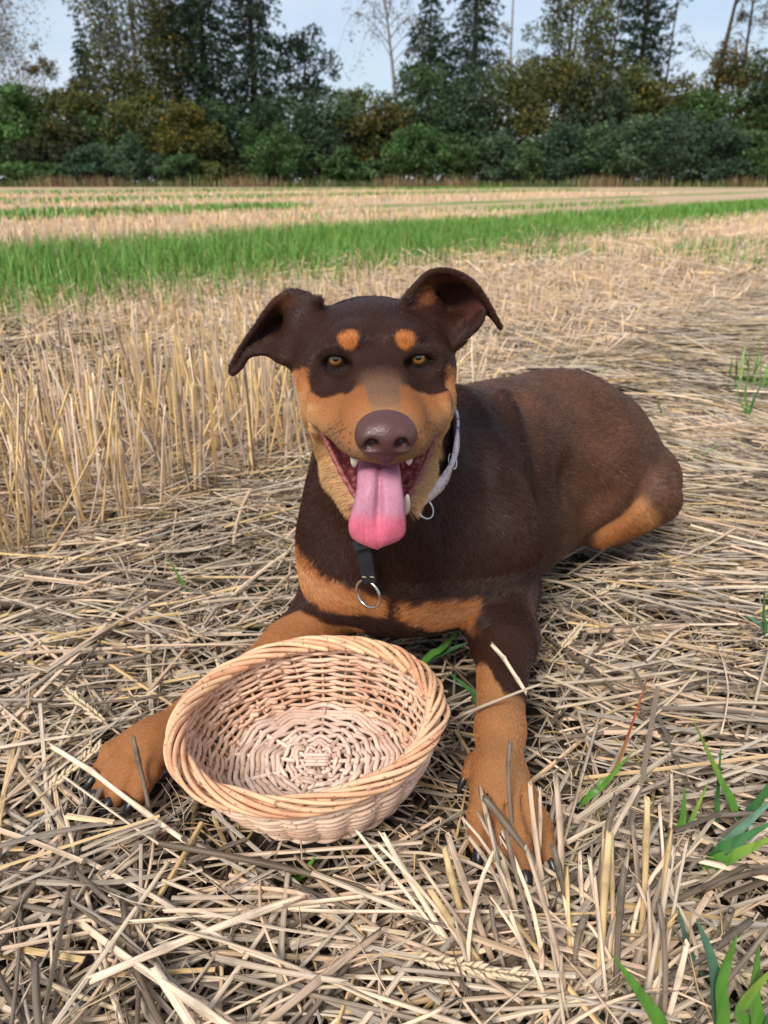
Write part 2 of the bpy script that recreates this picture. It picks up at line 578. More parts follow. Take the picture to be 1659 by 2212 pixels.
    # eye sockets, lids
    for s in (-1, 1):
        he((.011, s * .0350, -.0030), (.013, .0132, .0084), .005, 'cut')
        t = np.linspace(0, 2 * np.pi, 60, endpoint=False)
        q = np.stack([HL(-.0045 + .0122 * math.sqrt(max(0, 1 - (.82 * math.cos(u)) ** 2 - (.60 * math.sin(u)) ** 2)), s * .0358 + .0118 * math.cos(u), -.0022 + (.0078 if math.sin(u) > 0 else .0074) * math.sin(u) + .0008 * math.cos(u) * s) for u in t])
        f.pts(q, .0017, k=.0030)
        t = np.linspace(.25, np.pi - .25, 30)
        q = np.stack([HL(-.0050 + .0122 * math.sqrt(max(0, 1 - (.80 * math.cos(u)) ** 2 - (.66 * math.sin(u)) ** 2)), s * .0358 + .0120 * math.cos(u), -.0002 + .0098 * math.sin(u) + .0008 * math.cos(u) * s) for u in t])
        f.pts(q, .0030, k=.005)
    # ears
    for G in (EAR_L, EAR_R):
        u = np.linspace(0, 1, G.shape[0])[:, None] * np.ones(G.shape[1])
        f.pts(G.reshape(-1, 3), (.0040 - .0017 * u).ravel(), k=.006)
    # ear bases
    f.cone(HL(-.075, -.045, -.010), crop(470, 345, .700), .020, .014, k=.015)
    f.cone(HL(-.080, .048, -.004), crop(1160, 300, .715), .020, .012, k=.012)
    f.cone(HL(-.070, .058, -.010), crop(1310, 440, .700), .020, .010, k=.02)
    f.cone(HL(-.070, -.058, -.015), crop(420, 520, .690), .022, .014, k=.02)
    # ground contact
    f.F[:, :, 0] = np.maximum(f.F[:, :, 0], .002)
    return f


def seg_sd(P, poly):
    """Signed distance (negative inside) of 2-D points to a polygon."""
    poly = np.asarray(poly, float); n = len(poly)
    d = np.full(len(P), 1e9); inside = np.zeros(len(P), bool)
    for i in range(n):
        a, b = poly[i], poly[(i + 1) % n]
        ab = b - a
        t = np.clip(((P - a) @ ab) / (ab @ ab), 0, 1)
        d = np.minimum(d, np.linalg.norm(P - a - t[:, None] * ab, axis=1))
        c = ((a[1] > P[:, 1]) != (b[1] > P[:, 1])) & (P[:, 0] < (b[0] - a[0]) * (P[:, 1] - a[1]) / (b[1] - a[1] + 1e-15) + a[0])
        inside ^= c
    return np.where(inside, -d, d)


def sstep(x, a, b):
    t = np.clip((x - a) / (b - a), 0, 1)
    return t * t * (3 - 2 * t)


def nz3(P, s):
    """Cheap smooth pseudo-noise in -1..1."""
    P = P * s
    return (np.sin(P[:, 0] * 1.7 + 1.3 * np.sin(P[:, 1] * 1.1 + .5)) + np.sin(P[:, 1] * 1.9 + 1.1 * np.sin(P[:, 2] * 1.3 + 2.)) + np.sin(P[:, 2] * 1.8 + 1.2 * np.sin(P[:, 0] * 1.2 + 4.))) / 3


COAT_DARK = np.array((.034, .0126, .0074))
COAT_BROWN = np.array((.118, .054, .030))
COAT_TAN = np.array((.38, .143, .046))
COAT_CREAM = np.array((.53, .31, .135))
COAT_BRIDGE = np.array((.185, .098, .056))


def coat(P):
    """Coat colour (n,3) at the points P of the dog's skin."""
    D = P - HO
    a, b, c = D @ hf, D @ hr, D @ hu
    n1 = nz3(P, 170.0); n2 = nz3(P, 60.0)
    col = np.repeat(COAT_DARK[None], len(P), 0)
    def put(m, cc):
        nonlocal col
        col = col * (1 - m[:, None]) + np.asarray(cc) * m[:, None]
    # back and flank: lighter brown than the neck
    head = (a > -.11) & (P[:, 2] > .27) & (P[:, 1] < .76)
    m = sstep(P[:, 1] + .35 * P[:, 0], .89, 1.04) * (~head)
    put(m * (.75 + .25 * n2), COAT_BROWN)
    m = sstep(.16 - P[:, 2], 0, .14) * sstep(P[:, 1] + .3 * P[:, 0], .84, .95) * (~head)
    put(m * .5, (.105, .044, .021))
    ab = np.abs(b)
    # face: bridge of the nose
    fa = head & (a > -.05)
    m = sstep(a, .020, .070) * (1 - sstep(ab, .012, .024)) * fa
    put(m * .95, COAT_BRIDGE)
    m = sstep(a, .075, .110) * fa * (1 - sstep(ab, .018, .028))
    put(m * .8, (.30, .145, .064))
    # tan mask: muzzle sides, cheeks, lower jaw
    wob = .0016 * n1
    v = .857 * c - .515 * a
    low = np.interp(ab, [.0, .009, .0135, .0195, .027, .037, .048, .0585], [-.078, -.066, -.0330, -.0285, -.0322, -.0330, -.0349, -.0300])
    soft = np.interp(ab, [.012, .019, .026], [.0120, .0050, .0017])
    t1 = sstep(low - v + wob, -soft, soft) * sstep(a, -.045, -.035) * (ab < .080)
    t2 = sstep(ab + wob, .0570, .0600) * sstep(-.009 - v + wob, -.002, .002) * sstep(a, -.045, -.030) * (ab < .080)
    m = np.maximum(t1, t2) * head
    put(m, COAT_TAN)
    put(m * (1 - sstep(-v, .030, .052)) * (ab < .060) * .75, (.30, .098, .030))
    put(m * np.clip(.5 + .9 * n2, 0, 1) * .35, (.27, .095, .032))
    lightm = m * (.10 + .90 * sstep(-c, .020, .044)) * sstep(ab, .020, .040) * sstep(a, -.03, .02)
    put(lightm * .75, COAT_CREAM)
    put(m * sstep(-c, .060, .090) * .75, (.56, .36, .175))
    # muzzle front around the nose: dull tan
    put(sstep(a, .085, .112) * fa * (c < .006) * .55, (.36, .185, .085))
    # greyish lips and rows of whisker spots on the muzzle
    lipz = sstep(a, .060, .080) * sstep(-c, .018, .027) * (1 - sstep(-c, .040, .046)) * fa
    put(lipz * .55, (.20, .115, .066))
    row = np.abs(((-c - .010) / .0062) % 1.0 - .5); colq = np.abs(((a + .3 * c) / .0064) % 1.0 - .5)
    put((1 - sstep(np.hypot(row, colq), .10, .22)) * sstep(a, .062, .072) * sstep(ab, .018, .024) * (c < -.010) * (c > -.036) * fa * .8, (.07, .035, .022))
    # highlight on the cheek fold behind the mouth, painted into the coat colour
    fold = np.exp(-((a - .034 - .25 * (c + .035)) / .0055) ** 2) * sstep(ab, .044, .050) * sstep(-c, .022, .028) * (1 - sstep(-c, .055, .065)) * head
    put(fold * .6, (.66, .42, .20))
    # brow spots
    for s, bb, cc in ((-1, -.0243, .0134), (1, .0224, .0122)):
        q = np.hypot((b - bb) / .0098, (v - cc + .12 * (b - bb) * s) / .0082)
        put((1 - sstep(q + .15 * n1, .72, 1.08)) * head * (a > -.03), (.40, .135, .034))
    # lid rims
    for s in (-1, 1):
        q = np.hypot((b - s * .0358) / .0125, (c + .002) / .0085)
        put((1 - sstep(q, .85, 1.2)) * head * (a > -.012) * (a < .020), (.018, .010, .008))
    # mouth lining: inside the lips
    inm = (c < -.030) & (c > -.100) & (a > .030) & (a < .125)
    lim = np.interp(a, [.03, .05, .07, .09, .115], [.052, .044, .034, .026, .014])
    clow = np.interp(a, [.03, .041, .052, .064, .075, .086, .1], [-.040, -.0445, -.053, -.0655, -.077, -.087, -.095])
    blip = np.interp(-v, [.050, .0592, .0722, .0891, .1046, .1188, .126], [.053, .0505, .0450, .0375, .0295, .0210, .012])
    m = np.maximum(inm * (1 - sstep(ab - lim, -.003, .0)) * sstep(-c, .0335, .0365) * sstep(c - clow, -.003, .0), (a > .024) * (a < .112) * (c < -.044) * (1 - sstep(ab - blip, -.0012, .0004)) * (1 - sstep(-v, .120, .126))) * head
    put(m, (.24, .045, .045))
    put(m * sstep(nz3(P, 520.) + .4 * nz3(P + 2, 1100.), .05, .55), (.46, .16, .16))
    put(m * sstep(nz3(P + 9, 430.), .25, .6) * .8, (.10, .018, .02))
    # dark edge of the lips
    rim = inm * (1 - sstep(np.abs(ab - lim - .0012), .0008, .0026)) * head * sstep(-c, .034, .040) * sstep(c - clow, -.004, -.001)
    put(rim * .75, (.060, .022, .018))
    # inside of the ears
    return col


def ear_tint(P, Nn, col):
    for G, sgn in ((EAR_L, -1), (EAR_R, 1)):
        Q = G[:int(G.shape[0] * .62), 4:-4][::3, ::3].reshape(-1, 3)
        near = np.full(len(P), 9.0)
        lo, hi = Q.min(0) - .012, Q.max(0) + .012
        k = np.nonzero(((P > lo) & (P < hi)).all(1))[0]
        if len(k) == 0: continue
        d = np.linalg.norm(P[k][:, None] - Q[None], axis=2).min(1)
        face = Nn[k] @ np.array((-.25 * sgn, -.95, -.1))
        m = (d < .0065) * sstep(face, .05, .45)
        if sgn > 0:
            tone = np.array((.075, .026, .018))
        else:
            tone = np.array((.032, .013, .010))
        col[k] = col[k] * (1 - m[:, None]) + tone * m[:, None]
        # rusty fringe along the inner edge
        E = G[:, :4].reshape(-1, 3)
        E = E[int(len(E) * .12):int(len(E) * .62)]
        d2 = np.linalg.norm(P[k][:, None] - (E[::5] + np.array((.008 * sgn, 0, -.007)))[None], axis=2).min(1)
        m = (1 - sstep(d2, .004, .010)) * sstep(face, .0, .4) * (.9 if sgn > 0 else .3)
        col[k] = col[k] * (1 - m[:, None]) + np.array((.15, .052, .018)) * m[:, None]
    return col


def body_marks(P, Nn, col):
    def put(m, cc):
        nonlocal col
        col = col * (1 - m[:, None]) + np.asarray(cc) * m[:, None]
    x, y, z = P.T
    n1 = nz3(P, 140.)
    # two rust patches on the chest, split by the midline
    chest = (y < .80) & (z < .22) & (z > .03)
    u = x; w = z + .004 * n1
    L = [(-.125, .158), (-.080, .1516), (-.073, .1456), (-.0533, .1357), (-.0247, .1262), (-.0020, .1190), (-.0010, .091), (-.034, .098), (-.069, .103), (-.085, .100), (-.125, .118)]
    R = [(.0165, .112), (.0337, .110), (.064, .1165), (.108, .114), (.110, .0995), (.100, .080), (.067, .0680), (.0190, .0900)]
    for poly, tone in ((L, COAT_TAN * .95), (R, COAT_TAN * 1.0)):
        sd = seg_sd(np.stack([u, w], 1), poly)
        put((1 - sstep(sd, -.003, .004)) * chest * (Nn[:, 1] < .25), tone)
        put((1 - sstep(sd, -.018, -.004)) * chest * (Nn[:, 1] < .25) * .30, COAT_CREAM)
    # forelegs: tan from below the elbow
    legL = (x > .055) & (x < .19) & (y < .70) & (z < .10)
    edge = np.interp(x, [.096, .1039, .1065, .110, .1135, .116, .14], [.645, .632, .620, .606, .594, .584, .589]) + .004 * n1
    m = sstep(edge - y, -.004, .004) * legL
    put(m, COAT_TAN * np.array((.84, .90, 1.0)))
    put(m * sstep(Nn[:, 2], .3, .9) * .25, COAT_CREAM * .8)
    legR = (x < -.03) & (y < .72) & (z < .093)
    t = (x + .052) * -.5 + (.785 - y) * .866
    m = sstep(t + .004 * n1 + 3 * (.0788 - z), .084, .096) * legR
    put(m, COAT_TAN * np.array((.84, .90, 1.0)))
    # hock: tan inner side of the folded hind leg
    A = at(1296, 1152, .985); Bp = at(1400, 1080, .995)
    ab = Bp - A; tq = ((P - A) @ ab) / (ab @ ab); tt = np.clip(tq, 0, 1)
    dd = np.linalg.norm(P - A - tt[:, None] * ab, axis=1) - (.022 + .014 * tt)
    m = (1 - sstep(dd, .002, .005)) * (1 - sstep(tq + .06 * n1, .84, .98)) * (x > .26)
    put(m, COAT_TAN * .8)
    put(m * sstep(tt, .45, .85) * .35, COAT_CREAM)
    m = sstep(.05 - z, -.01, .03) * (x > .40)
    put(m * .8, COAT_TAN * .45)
    return col


dog = empty('dog', (.10, .85, 0.0))
tag(dog, 'dark brown and rust short-haired dog lying in the straw with its tongue out', 'dog')

_f = build_dog_field()
DV, DQ = _f.mesh()
del _f
DV = relax(DV, DQ, 2, .45)
DN = vnormals(DV, DQ)
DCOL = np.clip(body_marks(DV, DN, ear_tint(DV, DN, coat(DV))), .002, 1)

m_ = N('dog_skin')
_nz = m_.noise(900, 3, .6, m_.coord('Object'))
_cl = m_.mix(m_.ramp(_nz, [(.3, .55), (.7, 1.25)]), (0, 0, 0), m_.attr('tint'), 'MIX')
M_SKIN = m_.bsdf(m_.mix(.8, m_.attr('tint'), _cl, 'MIX'), .7, .12, m_.bump(_nz, .4, .0008))
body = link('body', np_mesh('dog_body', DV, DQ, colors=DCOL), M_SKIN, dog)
# ------------------------------------------------------------------ nose, eyes, tongue, teeth, claws
def field_part(name, build, lo, hi, step, mat, colors=None, it=2):
    f = Field(*(axis_pts([(l, h, step)]) for l, h in zip(lo, hi)))
    build(f)
    V, Q = f.mesh()
    V = relax(V, Q, it, .45)
    return link(name, np_mesh(name, V, Q, colors=None if colors is None else colors(V)), mat, dog)


m_ = N('nose_leather')
_v = m_.n('TexVoronoi', Scale=620.0, Vector=m_.coord('Object'))
_b = m_.bump(_v.outputs['Distance'], .30, .0006)
M_NOSE = m_.bsdf(m_.mix(m_.noise(90, 3), (.115, .046, .040), (.064, .024, .021)), .42, .45, _b)


def _nose(f):
    e = lambda c, r, k=.006, op='add': f.ell(HL(*c), r, HM, k, op)
    e((.1055, -.0006, -.0078), (.0180, .0208, .0132))
    e((.1105, -.0006, -.0130), (.0150, .0180, .0135), .008)
    for s in (-1, 1):
        e((.1120, s * .0128 - .0006, -.0115), (.0130, .0100, .0115), .005)
    f.cone(HL(.112, -.0006, -.020), HL(.1135, -.0006, -.0290), .0090, .0050, .008)
    for s in (-1, 1):
        e((.1255, s * .0108 - .0006, -.0112), (.0100, .0054, .0048), .004, 'cut')
        f.cone(HL(.1235, s * .0132 - .0006, -.0135), HL(.1165, s * .0205 - .0006, -.0170), .0023, .0015, .003, 'cut')
    f.cone(HL(.1285, -.0006, -.0150), HL(.1205, -.0006, -.0330), .0008, .0012, .0025, 'cut')


field_part('nose', _nose, HO + (-.032, -.155, -.072), HO + (.045, -.078, .012), .00085, M_NOSE)

# eyes
m_ = N('eye')
_p = m_.coord('Object')
_sx = m_.n('SeparateXYZ', Vector=_p)
_r = m_.math('SQRT', m_.math('ADD', m_.math('POWER', _sx.outputs[0], 2.0), m_.math('POWER', _sx.outputs[1], 2.0)))
_ir = m_.math('MULTIPLY', _r, 1000.0)          # mm from the axis of sight
_str = m_.noise(5.0, 4, .6, m_.coord('Object', (900, 900, 60)))
_iris = m_.mix(_str, (.22, .085, .018), (.43, .205, .054))
_iris = m_.mix(m_.ramp(m_.math('MULTIPLY', _ir, .1), [(.40, 0.0), (.70, 1.0)]), _iris, (.05, .018, .006))
_c1 = m_.mix(m_.ramp(m_.math('MULTIPLY', _ir, .1), [(.30, 1.0), (.335, 0.0)]), _iris, (.002, .002, .002))
_c2 = m_.mix(m_.ramp(m_.math('MULTIPLY', _ir, .1), [(.72, 0.0), (.80, 1.0)]), _c1, (.09, .05, .04))
M_EYE = m_.bsdf(_c2, .04, .6, Coat_Weight=1.0, Coat_Roughness=.02)
for s in (-1, 1):
    me = bpy.data.meshes.new('eye')
    bm = bmesh.new()
    bmesh.ops.create_uvsphere(bm, u_segments=36, v_segments=24, radius=.0110)
    for v in bm.verts:                                   # cornea bulge on +z
        q = math.hypot(v.co.x, v.co.y)
        if v.co.z > 0 and q < .0075: v.co.z += .0012 * (1 - (q / .0075) ** 2)
    for fc in bm.faces: fc.smooth = True
    bm.to_mesh(me); bm.free()
    o = link('eye', me, M_EYE)
    pos = Vector(HL(-.0054, s * .0358, -.0026))
    look = (Vector((0.0, 0.0, CAM_H)) - pos).normalized()
    o.matrix_world = Matrix.Translation(pos) @ look.to_track_quat('Z', 'Y').to_matrix().to_4x4()
    o.parent = dog
    o.matrix_parent_inverse = Matrix.Translation(-Vector(dog.location))

# tongue: a cupped slab that slides over the lower teeth and hangs down
m_ = N('tongue')
_o = m_.coord('Object', (1.0, 1.0, .14))
_cr = m_.noise(620, 3, .55, _o, 1.2)
_fi = m_.noise(1400, 2, .6, m_.coord('Object'))
_lines = m_.ramp(m_.math('ABSOLUTE', m_.math('SUBTRACT', _cr, .5)), [(.0, .0), (.05, 1.0)])
_tc = m_.mix(m_.math('MULTIPLY', m_.math('SUBTRACT', 1.0, _lines), .26), m_.attr('tint'), (.40, .10, .13))
_h = m_.math('ADD', m_.math('MULTIPLY', _lines, .4), m_.math('MULTIPLY', _fi, .5))
M_TONGUE = m_.bsdf(_tc, .36, .5, m_.bump(_h, .6, .0009), Subsurface_Weight=.12, Subsurface_Radius=(.006, .002, .002), Subsurface_Scale=.6)
_tl = catmull([HL(.040, -.002, -.066), HL(.075, -.003, -.056), HL(.098, -.004, -.0530), HL(.1130, -.005, -.0585), HL(.1225, -.006, -.0700), HL(.1270, -.0065, -.0815), HL(.1285, -.0065, -.0925), HL(.1272, -.0060, -.1015)], 60)
_tw = np.interp(np.linspace(0, 1, 60), [0, .2, .42, .55, .64, .714, .78, .857, .92, .965, .99, 1.0], [.015, .0165, .0178, .0204, .0221, .0224, .0222, .0198, .0152, .0100, .0055, .002])
_uu = np.linspace(0, 1, 60)
_tw = np.where(_uu > .68, .0223 * np.clip(1 - ((_uu - .68) / .321) ** 2.9, 0, 1) ** .46 + .0004, _tw)
_tt = np.interp(np.linspace(0, 1, 60), [0, .5, .85, 1.0], [.006, .005, .004, .0016])
_T = np.gradient(_tl, axis=0); _T /= np.linalg.norm(_T, axis=1)[:, None]
_S = np.cross(_T, np.cross(hr, _T)); _S = hr - _T * (_T @ hr)[:, None]; _S /= np.linalg.norm(_S, axis=1)[:, None]
_Nn = np.cross(_S, _T)
_Nn *= np.sign(_Nn @ hu + 3 * (_Nn @ hf))[:, None]
V = []; K = 25
for i in range(60):
    s_ = i / 59
    g = .0060 * math.exp(-((s_ - .52) / .22) ** 2) + .0007
    for half, tt in ((1, np.linspace(-1, 1, K)), (-1, np.linspace(1, -1, K)[1:-1])):
        for t in tt:
            edge = math.sqrt(max(0, 1 - abs(t) ** 3.2))
            z = half * _tt[i] * edge
            if half > 0: z -= g * math.exp(-((t + .02) / .13) ** 2) * edge
            z += .0032 * (1 - t * t) * (1 if s_ > .3 else .4) + .0009 * math.sin(4 * t + 9 * s_)
            V.append(_tl[i] + _S[i] * t * _tw[i] * (1 + .025 * math.sin(13 * s_ + 2 * t)) + _Nn[i] * z)
R_ = K + K - 2
ii, jj = np.meshgrid(np.arange(59), np.arange(R_), indexing='ij')
Q = np.stack([ii * R_ + jj, ii * R_ + (jj + 1) % R_, (ii + 1) * R_ + (jj + 1) % R_, (ii + 1) * R_ + jj], -1).reshape(-1, 4)
V = np.array(V)
_u = np.repeat(np.linspace(0, 1, 60), R_)
_t1 = np.array((.54, .225, .31)); _t2 = np.array((.80, .165, .25))
_mm = sstep(_u + .02 * nz3(V, 300), .56, .70)[:, None]
tc_ = _t1 * (1 - _mm) + _t2 * _mm
tc_ = tc_ * (1 + .06 * nz3(V, 500)[:, None])
link('tongue', np_mesh('tongue', V, [Q, np.array([list(range(R_))]), np.array([list(range(59 * R_, 60 * R_))[::-1]])], colors=tc_), M_TONGUE, dog)

# teeth
m_ = N('tooth')
M_TOOTH = m_.bsdf(m_.mix(m_.noise(300, 2), (.80, .72, .58), (.72, .62, .46)), .25, .5, Subsurface_Weight=.1, Subsurface_Radius=(.002, .001, .001))
def tooth(a, b, r, name='tooth'):
    a, b = np.asarray(a), np.asarray(b); t = np.linspace(0, 1, 9)
    P = a + (b - a) * t[:, None] + np.outer(np.sin(t * np.pi) * .12 * np.linalg.norm(b - a), hf)
    tube(name, P, r * np.array((1, 1.02, 1.02, 1.0, .95, .88, .76, .58, .28)), M_TOOTH, dog, 10)
tooth(HL(.094, -.0225, -.026), HL(.099, -.0240, -.0455), .0040, 'canine_tooth')
tooth(HL(.094, .0180, -.026), HL(.099, .0190, -.0450), .0040, 'canine_tooth')
tooth(HL(.096, .0172, -.0930), HL(.1035, .0182, -.0705), .0036, 'canine_tooth')
for a_, b_, c_ in ((.085, -.0235, -.0460), (.088, .0205, -.0460), (.072, -.0290, -.0470), (.074, .0270, -.0465)):
    tooth(HL(a_, b_, c_ + .020), HL(a_ + .001, b_ * 1.01, c_), .0028)

# dark pink lower lips with a knobbly rim
m_ = N('lip')
_ln = m_.noise(420, 3, .6, m_.coord('Object'))
M_LIP = m_.bsdf(m_.mix(_ln, (.13, .022, .024), (.46, .13, .12)), .25, .5, m_.bump(_ln, .9, .0014))
for s in (-1, 1):
    LP = catmull([HL(.041, s * .0500, -.0445), HL(.052, s * .0445, -.0530), HL(.064, s * .0370, -.0655), HL(.075, s * .0290, -.0770), HL(.086, s * .0205, -.0870), HL(.093, s * .012, -.0930)], 44)
    r = .0024 + .0006 * np.sin(np.arange(44) * 2.3) * np.sin(np.arange(44) * .83 + s) + .0004 * np.sin(np.arange(44) * 5.1)
    tube('lower_lip', LP, r, M_LIP, dog, 10)

# claws
m_ = N('claw')
M_CLAW = m_.bsdf(m_.mix(m_.noise(200, 2), (.012, .011, .011), (.03, .027, .026)), .3, .5)
def claw(base, d, ln=.017, r=.0056):
    base = np.asarray(base, float); d = np.asarray(d, float); d /= np.linalg.norm(d)
    t = np.linspace(0, 1, 9)
    P = base + np.outer(t * ln, d) + np.outer(-(t ** 2) * ln * .35 + .0012, (0, 0, 1))
    tube('claw', P, r * np.array((1, 1.05, 1.04, 1.0, .95, .86, .72, .5, .2)), M_CLAW, dog, 10)
for tx, ty, dx, dy in ((.0795, .452, -.15, -1), (.0935, .432, -.05, -1), (.1135, .429, .1, -1), (.1360, .440, .32, -1)):
    claw((tx, ty - .002, .012), (dx, dy, -.30), .017, .0050)
claw((.0755, .523, .020), (-.5, -.6, -.5), .015, .0036)
for off, ln in ((-.021, .040), (-.0073, .052), (.0073, .052), (.021, .042)):
    p_ = np.array((-.226, .556)) + np.array((-.5, -.866)) * (ln + .003) + np.array((.866, -.5)) * off * 1.25
    claw((p_[0], p_[1], .010), (-.5 + off * 6, -.866, -.25), .014, .0046)
# ------------------------------------------------------------------ short coat: hairs rooted on the skin
def build_fur(dens_head=1.3e6, dens_body=.62e6):
    rng = np.random.default_rng(3)
    tri = np.concatenate([DQ[:, [0, 1, 2]], DQ[:, [0, 2, 3]]])
    A, B_, C_ = DV[tri[:, 0]], DV[tri[:, 1]], DV[tri[:, 2]]
    area = .5 * np.linalg.norm(np.cross(B_ - A, C_ - A), axis=1)
    cen = (A + B_ + C_) / 3
    fine = (cen[:, 1] < .70) & (cen[:, 2] > .26)
    w = area * np.where(fine, dens_head, dens_body)
    w *= ~((cen[:, 2] < .012))
    cnt = rng.poisson(w)
    k = np.repeat(np.arange(len(tri)), cnt)
    n = len(k)
    u, v = rng.random((2, n)); fl = u + v > 1; u[fl] = 1 - u[fl]; v[fl] = 1 - v[fl]
    W = np.stack([1 - u - v, u, v], 1)
    def lerp(X): return (X[tri[k]] * W[:, :, None]).sum(1)
    P, Nn, col = lerp(DV), lerp(DN), lerp(DCOL)
    Nn /= np.linalg.norm(Nn, axis=1)[:, None]
    # no hair on lips, lids and the mouth lining
    ratio = col[:, 0] / (col[:, 1] + 1e-6)
    D = P - HO; a, b, c = D @ hf, D @ hr, D @ hu
    red = (c < -.034) & (a > .030) & (a < .125) & (np.abs(b) < np.interp(a, [.03, .05, .07, .09, .115], [.052, .044, .034, .026, .014])) & (c > np.interp(a, [.03, .041, .052, .064, .075, .086, .1], [-.040, -.0445, -.053, -.0655, -.077, -.087, -.095]) - .001)
    vv = .857 * c - .515 * a
    red |= (c < -.044) & (vv > -.125) & (a > .024) & (a < .112) & (np.abs(b) < np.interp(-vv, [.050, .0592, .0722, .0891, .1046, .1188, .126], [.053, .0505, .0450, .0375, .0295, .0210, .012]))
    lid = np.minimum(np.hypot((b - .0358) / .0122, (c + .0015) / .0084), np.hypot((b + .0358) / .0122, (c + .0015) / .0084)) < 1
    lid &= (a > -.012) & (a < .02) & (c < .0062)
    nose = (np.linalg.norm((D - HM.T @ np.array((.110, -.0006, -.008))), axis=1) < .020)
    keep = ~(red | lid | nose)
    P, Nn, col, a, b, c = (q[keep] for q in (P, Nn, col, a, b, c)); n = len(P)
    x, y, z = P.T
    # grooming
    head = (a > -.10) & (z > .268) & (y < .75)
    ear = head & (a < -.02) & ((np.abs(b) > .082) | (c > .030))
    F = np.empty((n, 3)); Ln = np.empty(n)
    F[:] = (.50, .62, -.42); Ln[:] = .0085                                       # trunk: towards the tail and down
    chest = (y < .80) & ~head
    F[chest] = (0, -.15, -1); Ln[chest] = .010
    side = chest & (np.abs(x - .01) > .05)
    F[side] = np.stack([.25 * np.sign(x[side]), .35 + 0 * x[side], -1 + 0 * x[side]], 1)
    pec = chest & (z < .14)
    F[pec] = np.stack([-.9 * np.sign(x[pec] - .01), -.1 + 0 * x[pec], -.75 + 0 * x[pec]], 1)
    lL = (x > .055) & (y < .67) & (z < .11) & ~head
    F[lL] = (-.12, -1, -.12); Ln[lL] = np.where(y[lL] < .51, .0030, .0050)
    lR = (x < -.075) & (z < .11) & ~head
    F[lR] = (-.5, -.85, -.1); Ln[lR] = np.where(y[lR] < .58, .0030, .0050)
    hk = (x > .30) & (z < .15)
    F[hk] = (.6, .2, -.7); Ln[hk] = .010
    V0 = P - HL(.125, 0, -.012)
    F[head] = V0[head] / np.linalg.norm(V0[head], axis=1)[:, None]
    Ln[head] = np.interp(a[head], [-.06, .0, .05, .10], [.0066, .0046, .0030, .0020])
    chin = head & (c < -.07)
    Ln[chin] = .010; F[chin] += (0, .2, -.9)
    E0 = P - HL(-.06, 0, -.02)
    F[ear] = E0[ear] / np.linalg.norm(E0[ear], axis=1)[:, None]; Ln[ear] = .0030
    wav = np.stack([nz3(P, 45.), nz3(P + 3, 50.), nz3(P + 7, 48.)], 1) * .28
    F = F + wav + rng.normal(0, .10, (n, 3))
    T = F - Nn * (F * Nn).sum(1)[:, None]
    T /= np.linalg.norm(T, axis=1)[:, None] + 1e-9
    Ln *= rng.uniform(.65, 1.25, n)
    lift = np.radians(rng.uniform(4, 13, n))[:, None]
    lift[chin] *= 1.5
    s = np.array((0, .4, .75, 1.0))
    pts = P[:, None] - Nn[:, None] * .0003 + Ln[:, None, None] * (s[None, :, None] * np.cos(lift)[:, None] * T[:, None] + (s * (1 - .42 * s))[None, :, None] * np.sin(lift)[:, None] * Nn[:, None])
    rad = np.where(head, .00017, .00026)[:, None] * np.array((1.0, .95, .7, .25)) * rng.uniform(.75, 1.25, (n, 1))
    cu = bpy.data.hair_curves.new('fur')
    cu.add_curves([4] * n)
    cu.attributes['position'].data.foreach_set('vector', pts.astype(np.float32).ravel())
    ra = cu.attributes.get('radius') or cu.attributes.new('radius', 'FLOAT', 'POINT')
    ra.data.foreach_set('value', rad.astype(np.float32).ravel())
    ca = cu.attributes.new('tint', 'FLOAT_COLOR', 'CURVE')
    cc = np.ones((n, 4), np.float32); bi = np.cross(Nn, T); ac = (P * bi).sum(1); al = (P * T).sum(1)
    lock = np.sin(ac * 2 * np.pi / .0042 + 2.5 * nz3(P, 120.) + 1.5 * np.sin(al * 300.)) * np.sin(al * 2 * np.pi / .021 + 4 * nz3(P + 5, 70.))
    tanm = sstep(col[:, 0], .10, .25)
    cc[:, :3] = col * (np.exp(rng.normal(0, 1, n) * (.24 - .09 * tanm)) * (1 + (.24 - .08 * tanm) * lock))[:, None]
    pale = rng.random(n) < np.where(head | (y < .86), .0, .04) * (1 - tanm)
    cc[pale, :3] = cc[pale, :3] * .4 + np.array((.23, .155, .11)) * .6
    ca.data.foreach_set('color', cc.ravel())
    m = N('coat_hair')
    hi = m.n('HairInfo')
    base = m.attr('tint')
    tip = m.mix(1.0, base, (1.35, 1.3, 1.25), 'MULTIPLY')
    m.bsdf(m.mix(hi.outputs['Intercept'], base, tip), .38, .36)
    cu.materials.append(m.m)
    o = bpy.data.objects.new('fur', cu); C.objects.link(o)
    o.parent = body
    o['kind'] = 'stuff'
    return n


scene.cycles_curves.shape = 'RIBBONS'
NFUR = build_fur()

# whiskers
m_ = N('whisker')
M_WHISK = m_.bsdf((.025, .018, .014), .5, .3)
_r = np.random.default_rng(11)
for s in (-1, 1):
    for i in range(9):
        a_ = .098 - .006 * (i % 5) + _r.uniform(-.002, .002); c_ = -.012 - .007 * (i // 3) + _r.uniform(-.002, .002)
        b_ = s * (.0285 + .0012 * (i % 5))
        p0 = HL(a_, b_, c_); ln = _r.uniform(.014, .034)
        d = HM.T @ np.array((_r.uniform(-.55, -.1), s * 1.0, _r.uniform(-.65, -.1))); d /= np.linalg.norm(d)
        t = np.linspace(0, 1, 7)[:, None]
        tube('whisker', p0 - d * .002 + d * ln * t + np.array((0, 0, -1)) * (t ** 2) * ln * .3, np.linspace(.00022, .00006, 7), M_WHISK, dog, 5)
